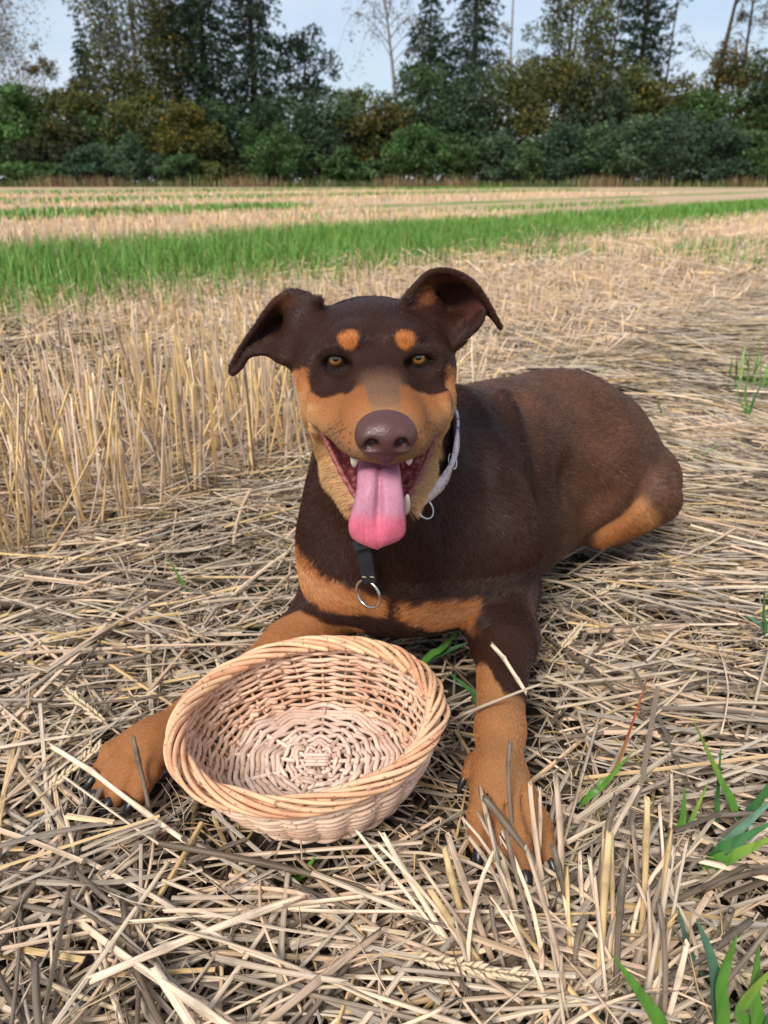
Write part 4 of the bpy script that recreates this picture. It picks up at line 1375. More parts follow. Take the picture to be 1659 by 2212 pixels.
# ------------------------------------------------------------------ willow basket between the dog's forelegs
def willow(name, c1_, c2_, seed):
    m = N(name)
    oi = m.n('ObjectInfo')
    o = m.coord('Object')
    n1 = m.noise(55, 4, .6, o); n2 = m.noise(420, 3, .6, o)
    base = m.mix(oi.outputs['Random'], c1_, c2_)
    base = m.mix(m.ramp(n1, [(.38, 0.0), (.68, .55)]), base, tuple(np.clip(np.array(c2_) * (1.12, 1.08, 1.0), 0, 1)))
    base = m.mix(m.ramp(m.noise(16, 4, .65, o), [(.48, 0.0), (.70, .45)]), base, tuple(np.array(c1_) * (.62, .52, .45)))
    spots = m.ramp(m.noise(260, 2, .5, o), [(.63, 0.0), (.69, .75)])
    base = m.mix(spots, base, (.20, .10, .05))
    return m.bsdf(base, .5, .35, m.bump(n2, .3, .0008))
M_BORD = willow('willow_border', (.66, .31, .17), (.84, .55, .33), 1)
M_WALL = willow('willow_wall', (.62, .35, .23), (.84, .61, .45), 2)
M_FLOOR = willow('willow_floor', (.56, .37, .28), (.80, .62, .51), 3)
M_STAKE = willow('willow_stake', (.58, .30, .17), (.72, .42, .25), 4)

basket = empty('wicker_basket', (-.066, .545, 0))
tag(basket, "round shallow wicker basket standing on the straw between the dog's forelegs", 'basket')
BB, BR = np.array((-.0643, .5530, .004)), np.array((-.0698, .5335, .0840))
PHI, TX, TY = -.3824, .1069, -.0298


def bpt(th, h, dr=0.0, dz=0.0):
    """Point of the basket wall: angle, height 0..1, offset outward and up."""
    th = np.asarray(th, float); h = np.broadcast_to(np.asarray(h, float), th.shape); dr = np.broadcast_to(dr, th.shape); dz = np.broadcast_to(dz, th.shape)
    prof = np.sin(np.clip(h, 0, 1) * np.pi / 2) ** .85
    ra = .0860 + (.1165 - .0860) * prof + dr; rb = .0845 + (.1115 - .0845) * prof + dr
    x, y = ra * np.cos(th), rb * np.sin(th)
    X, Y = x * math.cos(PHI) - y * math.sin(PHI), x * math.sin(PHI) + y * math.cos(PHI)
    c = BB[None] + (BR - BB)[None] * h[:, None]
    return np.stack([c[:, 0] + X, c[:, 1] + Y, c[:, 2] + h * (TX * X + TY * Y) + dz], 1)


_b = np.random.default_rng(5)
NS = 26
SA = 2 * np.pi / NS
# stakes
for k in range(NS):
    h = np.linspace(0.0, 1.02, 12)
    tube('stake', bpt(np.full(12, k * SA) + .012 * np.sin(h * 5 + k), h), .0017, M_STAKE, basket, 6)
# wall: rows of randing, each row in overlapping rods whose ends poke inwards
ROWS = 19
for r in range(ROWS):
    h0 = .035 + .905 * r / (ROWS - 1)
    a0 = _b.uniform(0, 2 * np.pi)
    for sgm in range(3):
        ln = 2 * np.pi / 3 + .24
        t = np.linspace(0, 1, 76); th = a0 + sgm * 2 * np.pi / 3 + t * ln
        par = 1 if r % 2 else -1
        w = .0025 * par * np.cos(th / SA * np.pi)
        end = np.exp(-(t / .03) ** 2) + np.exp(-((1 - t) / .03) ** 2)
        w = w * (1 - end) - .0045 * end
        hh = h0 + .010 * np.sin(th * 2 + r) + .018 * (t - .5) + .012 * end * np.where(t < .5, -1, 1)
        rr = (.00230 + .0003 * _b.uniform(-1, 1)) * (1 - .25 * t)
        tube('weaver', bpt(th, hh, w), rr, M_WALL, basket, 7)
# floor: sticks and rings of pairing
NB = 13; SB = 2 * np.pi / NB
def fpt(th, r, dz):
    x, y = r * np.cos(th), r * .985 * np.sin(th)
    X, Y = x * math.cos(PHI) - y * math.sin(PHI), x * math.sin(PHI) + y * math.cos(PHI)
    return np.stack([BB[0] + X, BB[1] + Y, BB[2] + .004 + dz + 0 * X], 1)
for k in range(NB):
    rr = np.linspace(.006, .086, 8)
    tube('floor_stick', fpt(np.full(8, k * SB), rr, -.0006 + 0 * rr), .0021, M_FLOOR, basket, 6)
for i in range(4):
    y_ = (i - 1.5) * .0042
    tube('cross_stick', np.stack([BB[0] + np.linspace(-.011, .011, 5), np.full(5, BB[1] + y_), np.full(5, BB[2] + .0072)], 1), .0021, M_FLOOR, basket, 6)
nring = 15
for r in range(nring):
    rad0 = .0135 + r * .00495
    a0 = _b.uniform(0, 6.28)
    for sgm in range(2 if r > 4 else 1):
        nseg = 2 if r > 4 else 1
        ln = 2 * np.pi / nseg + .20
        t = np.linspace(0, 1, int(14 * NB / nseg)); th = a0 + sgm * 2 * np.pi / nseg + t * ln
        par = 1 if r % 2 else -1
        ph = th / SB
        f = ph - np.floor(ph)
        zig = np.abs(f - .5) * 2                                   # straight runs that kink at the sticks
        dz = .0029 * par * np.cos(ph * np.pi)
        rr = rad0 + .0017 * (zig - .5) * (1 + r * .04) + .0036 * (t - .5) / nseg
        tube('floor_weaver', fpt(th, rr, dz), (.0019 + .00075 * min(1, r / 6)) * (1 - .15 * t), M_FLOOR, basket, 7)
# foot: two twisted rods under the outer edge
for k in (0, 1):
    th = np.linspace(0, 2 * np.pi, 210, endpoint=False)
    tw = th * 13 + k * np.pi
    tube('foot_rod', bpt(th, .02 + 0 * th, .0022 + .0022 * np.cos(tw), -.0008 + .0022 * np.sin(tw)), .0022, M_WALL, basket, 7, closed=True)
# rolled border: every rod runs forward over its neighbours and dives back under them
NBR = 34
for k in range(NBR):
    t = np.linspace(0, 1, 46)
    th = k * 2 * np.pi / NBR + t * 1.15 + _b.normal(0, .02)
    ph = math.radians(205) - t * math.radians(285)
    R1 = .0066 * (1 + .10 * np.sin(k * 2.7))
    dr = R1 * 1.12 * np.cos(ph) + .0008 * _b.normal()
    dz = R1 * 1.0 * np.sin(ph)
    rr = (.0026 + .00025 * _b.normal()) * (1 - .38 * t)
    tube('border_rod', bpt(th, 1.0 + 0 * th, dr + .0008, dz), rr, M_BORD, basket, 8)
for k in range(NBR):                                               # inner strand
    t = np.linspace(0, 1, 26)
    th = k * 2 * np.pi / NBR + t * .62 + .1
    tube('border_rod', bpt(th, .965 + .035 * t, -.0048 + .003 * t, -.0012 + .002 * np.sin(t * 3)), .0022, M_BORD, basket, 6)
# ------------------------------------------------------------------ the wood behind the field
m_ = N('bark')
_bn = m_.noise(9, 4, .6, m_.coord('Object', (1, 1, .25)))
M_BARK = m_.bsdf(m_.mix(_bn, (.030, .022, .016), (.095, .075, .055)), .9, .1)
m_ = N('birch_bark')
M_BIRCH = m_.bsdf(m_.mix(m_.ramp(m_.noise(4, 4, .6, m_.coord('Object', (1, 1, 3))), [(.42, 0.0), (.58, 1.0)]), (.08, .07, .06), (.42, .39, .35)), .8, .1)
m_ = N('leaves')
_tr = m_.n('BsdfTranslucent', Color=m_.attr('tint')); _df = m_.n('BsdfPrincipled', Roughness=.55); m_.set(_df, 'Base Color', m_.attr('tint')); m_.set(_df, 'Specular IOR Level', .25)
_ms = m_.n('MixShader'); m_.set(_ms, 0, .22); m_.t.links.new(_df.outputs[0], _ms.inputs[1]); m_.t.links.new(_tr.outputs[0], _ms.inputs[2])
m_.t.links.new(_ms.outputs[0], m_.out.inputs['Surface'])
M_LEAF = m_.m
_tr = np.random.default_rng(99)


def leaf_cloud(P, size, tint, rng, droop=0.0, aspect=.55, up=.25):
    """Leaf-sized quads folded once, at the points P."""
    n = len(P)
    d = rng.normal(0, 1, (n, 3)); d[:, 2] -= droop; d /= np.linalg.norm(d, axis=1)[:, None]
    nn = rng.normal(0, 1, (n, 3)); nn[:, 2] += up * 3
    s = np.cross(d, nn); s /= np.linalg.norm(s, axis=1)[:, None] + 1e-9
    L = (size * rng.uniform(.6, 1.4, n))[:, None]; W = L * aspect
    V = np.stack([P - d * L * .5, P + s * W * .5, P + d * L * .5, P - s * W * .5], 1)
    F = (np.arange(4)[None] + 4 * np.arange(n)[:, None])
    return V.reshape(-1, 3), F, np.repeat(tint, 4, 0)


def tinted(n, c0, c1, rng, gold=0.0):
    t = rng.random(n)[:, None]
    c = np.array(c0) * (1 - t) + np.array(c1) * t
    c *= rng.uniform(.7, 1.3, n)[:, None]
    g = rng.random(n) < gold
    c[g] = np.array((.36, .22, .03)) * rng.uniform(.5, 1.1, g.sum())[:, None]
    return c


def limb_mesh(segs):
    """segs: list of (points, radii)."""
    Vs, Q, T, o = [], [], [], 0
    for P, r in segs:
        V, Fs = tube_arrays(P, r, 4)
        Q.append(Fs[0] + o); T += [f + o for f in Fs[1:]]; Vs.append(V); o += len(V)
    return np.concatenate(Vs), [np.concatenate(Q), np.concatenate(T)]


def finish(name, label, x, y, segs, leaves, bark, group=None, cat='tree', part='crown'):
    root = empty(name, (x, y, SOIL))
    tag(root, label, cat, group)
    V, Fs = limb_mesh(segs)
    me = np_mesh('trunk', V, Fs); me.materials.append(bark)
    o = bpy.data.objects.new('trunk', me); C.objects.link(o); o.parent = root
    V, F, c = leaves
    me = np_mesh(part, V, F, smooth=False, colors=c); me.materials.append(M_LEAF)
    o = bpy.data.objects.new(part, me); C.objects.link(o); o.parent = root
    return root


def world_x(px, Y):
    return (px - 829.5) / FPX * (Y * CP + CAM_H * SP)


def world_h(py, Y):
    """Height at which the line of sight through picture height py passes at distance Y."""
    return float(at(829.5, py, Y)[2]) - SOIL


def broadleaf(name, label, px, Y, top, bottom, halfw, n, size, c0, c1, gold=0., bark=None, clumps=46, group=None, sparse=0.0, droop=0.0, seed=0, cat='tree', lean=0.0, shape=1.0):
    rng = np.random.default_rng(abs(seed * 131 + int(px) * 7 + int(Y)))
    n = int(n * 1.2); halfw *= 1.08; size *= 1.06
    x = world_x(px, Y); H = world_h(top, Y); h0 = max(0.0, world_h(bottom, Y)); W = halfw / FPX * Y * CP
    cz, rz = (H + h0) / 2, (H - h0) / 2
    # clump centres over the crown's volume, thicker near its skin
    d = rng.normal(0, 1, (clumps, 3)); d /= np.linalg.norm(d, axis=1)[:, None]
    rr = rng.uniform(.35, 1.0, clumps) ** .6
    cc = d * rr[:, None] * np.array((W, W * .85, rz)) * rng.uniform(.82, 1.12, (clumps, 1)) * .86
    cc[:, :2] *= (1 - .35 * np.clip(cc[:, 2:3] / rz, -.2, 1) * shape)
    cc[:, 2] += cz; cc[:, 0] += lean * (cc[:, 2] - h0)
    cr = rng.uniform(.14, .30, clumps) * min(W, rz) * 1.15
    k = rng.choice(clumps, n, p=cr ** 2 / (cr ** 2).sum())
    e = rng.normal(0, 1, (n, 3)); e /= np.linalg.norm(e, axis=1)[:, None]
    P = cc[k] + e * (cr[k] * rng.uniform(.45, 1.05, n))[:, None] * np.array((1.1, 1.1, .8))
    if droop: P[:, 2] -= droop * rng.random(n) ** 2 * rz * .5
    P = P[P[:, 2] > .05]
    ctint = rng.uniform(.72, 1.30, clumps)[k][:len(P)]
    col = tinted(len(P), c0, c1, rng, gold) * ctint[:, None]
    trunk = catmull([(0, 0, -.2), (.1 * W * rng.normal(), 0, h0 * .5 + .3), (lean * (cz - h0), 0, cz), (lean * (H - h0), 0, H * .93)], 12)
    tr = np.linspace(.020 * H + .03, .02, 12)
    segs = [(trunk, tr)]
    for i in range(min(clumps, 14)):
        j = rng.integers(3, 10); p0 = trunk[j]; p1 = cc[i]
        segs.append((catmull([p0, (p0 + p1) / 2 + (0, 0, .12 * rz), p1], 6), np.linspace(tr[j] * .45, .012, 6)))
    return finish(name, label, x, Y, segs, leaf_cloud(P, size, col, rng, droop=droop), bark or M_BARK, group, cat, 'crown' if cat == 'tree' else 'foliage')


def conifer(name, label, px, Y, top, bottom, halfw, n, size, c0, c1, group=None, droop=.35, gaps=.0, seed=0, taper=1.0):
    rng = np.random.default_rng(abs(seed * 131 + int(px) * 3 + int(Y)))
    halfw *= 1.35; n = int(n * 1.65); size *= 1.12
    x = world_x(px, Y); H = world_h(top, Y); h0 = max(.3, world_h(bottom, Y)); W = halfw / FPX * Y * CP
    segs = [(np.array([(0, 0, -.2), (0.05, 0, H * .35), (0, 0, H * .7), (0, 0, H)]), np.array((.012 * H + .05, .009 * H + .03, .006 * H + .02, .01)))]
    pts = []
    nb = int((H - h0) / .42)
    for i in range(nb):
        f = (i + .5 * rng.random()) / nb; z = h0 + (H - h0) * f
        Lb = W * (1 - f) ** taper * rng.uniform(.72, 1.12) + .12
        m = 7 if f < .8 else 5
        for b in range(m):
            if rng.random() < gaps: continue
            a = 2 * np.pi * b / m + rng.uniform(-.4, .4) + i * .7
            Lq = Lb * rng.uniform(.65, 1.1)
            t = np.linspace(0, 1, 6)
            q = np.stack([np.cos(a) * Lq * t, np.sin(a) * Lq * t, z + Lq * (.10 * t - droop * t ** 2 + .16 * np.maximum(0, t - .75))], 1)
            segs.append((q[[0, 2, 5]], np.array((.03, .02, .008))))
            mm = int(n / (nb * 6.4) * (Lq / (W * .5 + .1))) + 2
            tt = rng.uniform(.12, 1.0, mm) ** .8
            base = np.stack([np.interp(tt, t, q[:, k]) for k in range(3)], 1)
            sd = np.array((-np.sin(a), np.cos(a), 0))
            base += sd * (rng.normal(0, .16, mm) * Lq * (1.15 - tt))[:, None]
            base[:, 2] -= np.abs(rng.normal(0, .11, mm)) * (.5 + Lq * .35)
            pts.append(base)
    P = np.concatenate(pts)
    return finish(name, label, x, Y, segs, leaf_cloud(P, size, tinted(len(P), c0, c1, rng), rng, droop=.8, aspect=.38, up=0), M_BARK, group)


def branchy(name, label, px, Y, top, px_top, n, size, c0, c1, bark, w=.9, gold=.0, bmin=.35, seed=0, spread=1.0, thick=1.0, nbr=16, crown_px=60, droop=.3, scat=1.0):
    """Open tree: bare trunk, long thin boughs, scattered leaves."""
    rng = np.random.default_rng(abs(seed * 131 + int(px)))
    x = world_x(px, Y); H = world_h(top, Y); dx = world_x(px_top, Y) - x; R = crown_px / FPX * Y * CP
    tr = catmull([(0, 0, -.2), (dx * .25, 0, H * .3), (dx * .55, .2, H * .62), (dx, 0, H)], 16)
    rad = np.linspace(.011 * H * thick + .03, .02, 16)
    segs = [(tr, rad)]; pts = []
    for i in range(nbr):
        f = rng.uniform(bmin, .98); p0 = np.array([np.interp(f, np.linspace(0, 1, 16), tr[:, k]) for k in range(3)])
        a = rng.uniform(0, 2 * np.pi); L = R * rng.uniform(.55, 1.15) * (1.1 - .5 * f) * spread
        d = np.array((np.cos(a), np.sin(a) * .7, 0))
        q = catmull([p0, p0 + d * L * .4 + (0, 0, L * .38), p0 + d * L * .8 + (0, 0, L * .45), p0 + d * L * 1.15 + (0, 0, L * (.45 - droop))], 10)
        segs.append((q, np.linspace(.05 * thick, .012, 10)))
        for j in range(5):
            k = rng.integers(3, 10); e = rng.normal(0, 1, 3); e[2] -= droop; e *= L * .28 / np.linalg.norm(e)
            tw = catmull([q[k], q[k] + e * .6, q[k] + e + (0, 0, -droop * L * .1)], 5)
            segs.append((tw, np.linspace(.018, .008, 5)))
            m = int(n / (nbr * 5)) + 1
            pts.append(tw[rng.integers(0, 5, m)] + rng.normal(0, .16 * (1 + L * .15) * scat, (m, 3)))
    P = np.concatenate(pts)
    return finish(name, label, x, Y, segs, leaf_cloud(P, size, tinted(len(P), c0, c1, rng, gold), rng, droop=.6), bark)


G1, G2 = (.034, .066, .022), (.082, .135, .044)          # dark green
O1, O2 = (.064, .076, .020), (.145, .150, .040)          # olive
B1, B2 = (.056, .125, .030), (.125, .225, .060)          # bright green
S1, S2 = (.020, .042, .022), (.046, .076, .038)          # spruce
D1, D2 = (.032, .064, .032), (.078, .122, .058)          # blue-grey bush
Y1, Y2 = (.17, .110, .040), (.29, .190, .07)             # brown-yellow birch

# tall trees
branchy('birch_tree', 'tall birch with thin yellowing brown foliage at the edge of the wood', 22, 104, -300, 30, 15000, .30, (.12, .09, .035), (.24, .165, .065), M_BIRCH, gold=.10, bmin=.25, nbr=70, crown_px=104, droop=.8, scat=4.2)
broadleaf('maple_tree', 'bright green leafy tree below the yellowing birch', 62, 96, 168, 360, 78, 7500, .36, B1, B2, clumps=60)
conifer('spruce_tree', 'slim dark spruce with a jagged top beside the large weeping birch', 218, 106, 28, 330, 62, 3600, .42, S1, S2, gaps=.12, seed=2)
broadleaf('lime_tree', 'olive green tree flecked with yellow below the slim spruce', 190, 99, 150, 360, 68, 6500, .34, O1, O2, gold=.05, clumps=54)
broadleaf('weeping_birch_tree', 'large weeping birch with olive leaves and golden sprays', 325, 98, -190, 320, 112, 17000, .32, O1, (.095, .105, .035), gold=.05, clumps=90, droop=.45, bark=M_BIRCH, shape=.3)
conifer('spruce_tree', 'broad dense dark spruce with its top above the neighbouring birch', 462, 101, -520, 360, 92, 12000, .46, S1, S2, droop=.30, seed=5, taper=.7)
conifer('spruce_tree', 'dense dark spruce standing closest to the knobbly open tree', 562, 103, -430, 360, 78, 9500, .46, S1, (.036, .060, .028), droop=.36, gaps=.08, seed=9, taper=.7)
broadleaf('oak_tree', 'dark knobbly tree with upswept boughs and sky between them', 668, 104, 30, 270, 72, 3300, .40, S1, (.030, .050, .020), clumps=40, seed=3, shape=.6)
branchy('birch_tree', 'nearly bare birch with a pale leaning trunk and arching boughs', 872, 100, -160, 812, 1900, .24, (.09, .07, .03), (.17, .12, .05), M_BIRCH, nbr=22, bmin=.42, crown_px=120, droop=.75, thick=1.2, seed=4)
conifer('spruce_tree', 'shapely spruce with drooping tiers beside the nearly bare birch', 922, 102, -60, 330, 104, 7600, .44, S1, S2, droop=.42, gaps=.14, seed=12, taper=.85)
conifer('spruce_tree', 'ragged narrow conifer beside the shapely spruce', 1012, 104, -340, 300, 72, 6800, .44, S1, (.034, .052, .026), droop=.34, gaps=.22, seed=15, taper=.6)
branchy('aspen_tree', 'slender grey aspen with few leaves rising above olive scrub', 1090, 101, -220, 1082, 1300, .24, (.08, .075, .03), (.16, .13, .06), M_BIRCH, nbr=16, bmin=.4, crown_px=52, thick=.8, seed=6)
branchy('aspen_tree', 'thin pale leaning dead stem in front of the tall olive tree', 1122, 99, 40, 1165, 120, .22, (.10, .08, .04), (.16, .13, .06), M_BIRCH, nbr=7, bmin=.6, crown_px=30, thick=.6, seed=8)
broadleaf('ash_tree', 'tall olive tree with a dark leafy top reaching out of the wood', 1205, 100, -150, 330, 98, 11000, .34, O1, O2, gold=.02, clumps=64, shape=.5)
conifer('pine_tree', 'dark pine with dense tufts between the ash and the bare alder', 1352, 102, -380, 280, 62, 8000, .42, S1, (.036, .056, .028), droop=.10, gaps=.28, seed=20, taper=.5)
branchy('alder_tree', 'thin dark bare stem beside the dense pine', 1408, 100, -200, 1412, 700, .24, (.05, .05, .02), (.11, .09, .04), M_BARK, nbr=14, bmin=.4, crown_px=50, thick=.7, seed=10)
branchy('alder_tree', 'leaning dark alder trunk with open crown above golden scrub', 1498, 98, -260, 1548, 4200, .24, (.07, .07, .025), (.15, .12, .05), M_BARK, nbr=24, bmin=.35, crown_px=90, thick=1.5, seed=11)
branchy('alder_tree', 'second alder with two grey stems behind the leaning trunk', 1568, 101, -220, 1556, 2600, .24, (.08, .08, .03), (.16, .13, .05), M_BARK, nbr=22, bmin=.35, crown_px=70, thick=1.1, seed=13)
broadleaf('oak_tree', 'dark full oak at the end of the wood beside the alders', 1690, 97, 20, 300, 80, 8000, .36, S1, (.040, .070, .024), clumps=60, seed=5, shape=.2)
conifer('spruce_tree', 'small dark spruce tip between the alders and the dark oak', 1628, 108, 78, 300, 46, 2200, .42, S1, S2, seed=23)

branchy('birch_tree', 'slight birch with sparse yellow leaves beside the slim spruce', 128, 103, 95, 132, 2600, .28, (.09, .085, .025), (.19, .15, .045), M_BIRCH, gold=.10, bmin=.3, nbr=24, crown_px=46, seed=31)
broadleaf('poplar_tree', 'upright olive poplar filling the gap between the weeping birch and the spruces', 408, 105, -150, 330, 58, 7000, .34, (.030, .044, .014), (.075, .085, .026), gold=.02, clumps=56, shape=.3, seed=32)
branchy('aspen_tree', 'leafy thin aspen behind the ash with brown-green leaves', 1290, 106, -160, 1300, 3200, .27, (.05, .055, .02), (.12, .105, .04), M_BARK, bmin=.3, nbr=26, crown_px=62, seed=33)

# middle storey: closed scrub
scrub = [(60, 100, 205, 395, 95, G1, O2, 0), (150, 93, 285, 395, 80, (.030, .036, .012), (.075, .075, .026), .02), (255, 95, 250, 395, 85, G1, G2, 0), (345, 94, 215, 395, 90, O1, O2, .03), (420, 91, 248, 395, 62, (.06, .065, .014), (.14, .13, .03), .05),
         (500, 96, 240, 395, 90, S1, G2, 0), (610, 97, 235, 395, 85, G1, (.045, .075, .03), 0), (700, 93, 225, 395, 80, D1, D2, 0), (790, 95, 195, 395, 78, G1, O2, .02), (835, 92, 245, 395, 70, (.05, .052, .012), (.115, .10, .022), .05),
         (925, 96, 178, 395, 92, G1, G2, 0), (1010, 93, 188, 395, 80, D1, D2, 0), (1090, 97, 165, 395, 90, O1, O2, .02), (1185, 95, 150, 395, 100, (.055, .062, .016), (.13, .125, .034), .03), (1265, 92, 200, 395, 75, D1, (.07, .085, .04), 0),
         (1330, 97, 175, 395, 80, G1, O2, .02), (1420, 96, 205, 395, 85, (.055, .06, .014), (.14, .12, .03), .05), (1485, 93, 232, 395, 66, B1, (.075, .12, .035), .0), (1560, 98, 150, 395, 90, (.07, .060, .015), (.16, .12, .03), .06), (1630, 94, 160, 395, 90, G1, G2, 0), (1720, 95, 200, 395, 80, G1, G2, 0), (-60, 95, 240, 395, 80, G1, G2, 0)]
scrub_labels = ['dark green understorey tree behind the bright leafy tree', 'brownish olive understorey tree beside the bright leafy tree', 'dark green understorey tree below the lime flecked with yellow',
    'olive understorey tree under the large weeping birch', 'small golden olive understorey tree at the foot of the broad dense spruce', 'blackish green understorey tree between the two dense spruces', 'dark green understorey tree below the knobbly open tree',
    'blue-green understorey tree below the gap of sky beside the knobbly tree', 'olive green understorey tree at the foot of the nearly bare birch', 'low golden brown understorey tree in front of the nearly bare birch',
    'tall dark green understorey tree at the foot of the shapely spruce', 'blue-green understorey tree at the foot of the ragged narrow conifer', 'olive understorey tree round the foot of the slender grey aspen', 'broad golden olive understorey tree in front of the tall ash',
    'grey-green understorey tree between the ash and the pine', 'dark olive understorey tree at the foot of the dense pine', 'golden olive understorey tree between the thin bare stem and the leaning alder', 'light green understorey tree in front of the leaning alder trunk',
    'orange-tinged understorey tree behind the second alder', 'dark green understorey tree in front of the full oak', 'dark green understorey tree beyond the full oak at the end of the wood', 'dark green understorey tree beyond the yellowing birch']
for i, (px, Y, top, bot, hw, c0, c1, g) in enumerate(scrub):
    broadleaf('scrub_tree', scrub_labels[i], px, Y, top - (62 if px > 850 else 40), bot, hw * 1.14, 6800, .38, c0, c1, g, clumps=60, group='understorey of the wood', seed=i, shape=.25)

# bushes along the edge of the field
bushes = [(40, 85, 345, 60, B1, (.07, .12, .035)), (115, 86, 352, 52, G1, G2), (200, 85, 308, 58, D1, (.045, .085, .045)), (285, 86, 288, 66, D1, D2), (392, 85, 322, 52, (.03, .06, .022), (.065, .115, .042)), (455, 87, 345, 48, G1, O2),
          (598, 84, 252, 72, (.026, .058, .016), (.062, .118, .034)), (748, 85, 318, 48, (.028, .062, .018), (.06, .115, .036)), (690, 87, 335, 50, G1, G2), (815, 87, 340, 44, G1, G2), (902, 84, 254, 70, (.028, .066, .018), (.066, .130, .036)), (985, 85, 278, 58, G1, (.055, .10, .032)),
          (1075, 85, 275, 55, D1, D2), (1150, 86, 290, 52, G1, G2), (1208, 85, 258, 60, D1, (.045, .075, .048)), (1290, 85, 262, 62, G1, D2), (1352, 84, 236, 72, D1, D2), (1440, 84, 228, 80, D1, (.055, .085, .048)), (1540, 84, 252, 70, D1, (.042, .07, .044)), (1620, 85, 262, 62, G1, G2), (1690, 85, 280, 60, G1, G2), (520, 88, 352, 46, (.05, .05, .016), (.10, .095, .035))]
bush_labels = ['bright green low bush below the bright leafy tree', 'low dark bush beside the bright green low bush', 'blue-green bush below the lime flecked with yellow', 'tall blue-grey bush under the large weeping birch',
    'mid green bush in front of the golden understorey tree', 'low olive bush under the broad dense spruce', 'tall round green bush below the dark spruces, larger than its neighbours', 'small mid green bush standing alone below the sky gap',
    'low dark bush between the tall round bush and the small lone one', 'low dark bush beside the tall bright bush under the bare birch', 'tall bright green bush at the foot of the shapely spruce', 'dark green bush leaning on the tall bright green one',
    'blue-grey bush below the slender grey aspen', 'low dark green bush in front of the golden olive understorey tree', 'dark blue-grey bush below the tall ash', 'dark green bush between the ash and the dense pine',
    'broad blue-grey bush at the foot of the dense pine', 'widest blue-grey bush of the row, in front of the leaning alder', 'very dark blue-grey bush in front of the second alder', 'dark green bush in front of the full oak', 'dark green bush beyond the full oak', 'low brownish bush between the low olive bush and the tall round one']
for i, (px, Y, top, hw, c0, c1) in enumerate(bushes):
    broadleaf('bush', bush_labels[i], px, Y, top, 404, hw, 5200, .30, tuple(1.35 * np.array(c0)), tuple(1.35 * np.array(c1)), 0, clumps=64, group='bushes along the field edge', seed=50 + i, cat='bush', shape=.35)

# the wood runs on beyond the field of view on both sides
Pw = []
for x0, x1 in ((-150, -52), (52, 150)):
    nw = 17000; xx = _tr.uniform(x0, x1, nw); top = 9 + 4 * np.sin(xx * .31) + 3 * np.sin(xx * .83 + 1) + 1.5 * np.sin(xx * 2.1)
    Pw.append(np.stack([xx, 90 + 10 * _tr.random(nw) + 2 * np.sin(xx * .5), top * _tr.random(nw) ** .75 + .3], 1))
Pw = np.concatenate(Pw)
V, F, c = leaf_cloud(Pw, 1.05, tinted(len(Pw), (.022, .042, .014), (.085, .12, .04), _tr), _tr)
tag(link('distant_wood', np_mesh('distant_wood', V, F, smooth=False, colors=c), M_LEAF), 'dark green wood running on beyond the end of the field', kind='stuff')

# undergrowth: low dark leaves under the trees
n = 44000
P = np.stack([_tr.uniform(-66, 66, n), _tr.uniform(86.5, 101, n), _tr.random(n) ** 1.9 * 4.4], 1)
V, F, c = leaf_cloud(P, .42, tinted(n, (.014, .024, .009), (.040, .052, .018), _tr), _tr)
tag(link('undergrowth', np_mesh('undergrowth', V, F, smooth=False, colors=c), M_LEAF), 'low dark undergrowth under the trees of the wood', kind='stuff')

n = 9000
P = np.stack([_tr.uniform(-62, 62, n), _tr.uniform(80, 85.5, n), np.full(n, SOIL)], 1)
k = np.sin(P[:, 0] * .35) + np.sin(P[:, 0] * .9 + 1) * .6 + _tr.normal(0, .5, n)
V1 = blades(P[k < .4], _tr.uniform(.3, .9, (k < .4).sum()), _tr.uniform(.03, .06, (k < .4).sum()), _tr, 2, .3, (.05, .075, .02), (.12, .15, .05))
V2 = blades(P[k >= .4], _tr.uniform(.5, 1.5, (k >= .4).sum()), _tr.uniform(.03, .05, (k >= .4).sum()), _tr, 2, .25, (.16, .105, .05), (.30, .21, .12))
tag(link('verge_grass', np_mesh('verge_grass', np.concatenate([V1[0], V2[0]]), np.concatenate([V1[1], V2[1] + len(V1[0])]), colors=np.concatenate([V1[2], V2[2]])), M_GRASS), 'tall dry grass and weeds along the edge of the wood', kind='stuff')
# ------------------------------------------------------------------ single stalks that lie or stand on top of the litter
_l = np.random.default_rng(77)


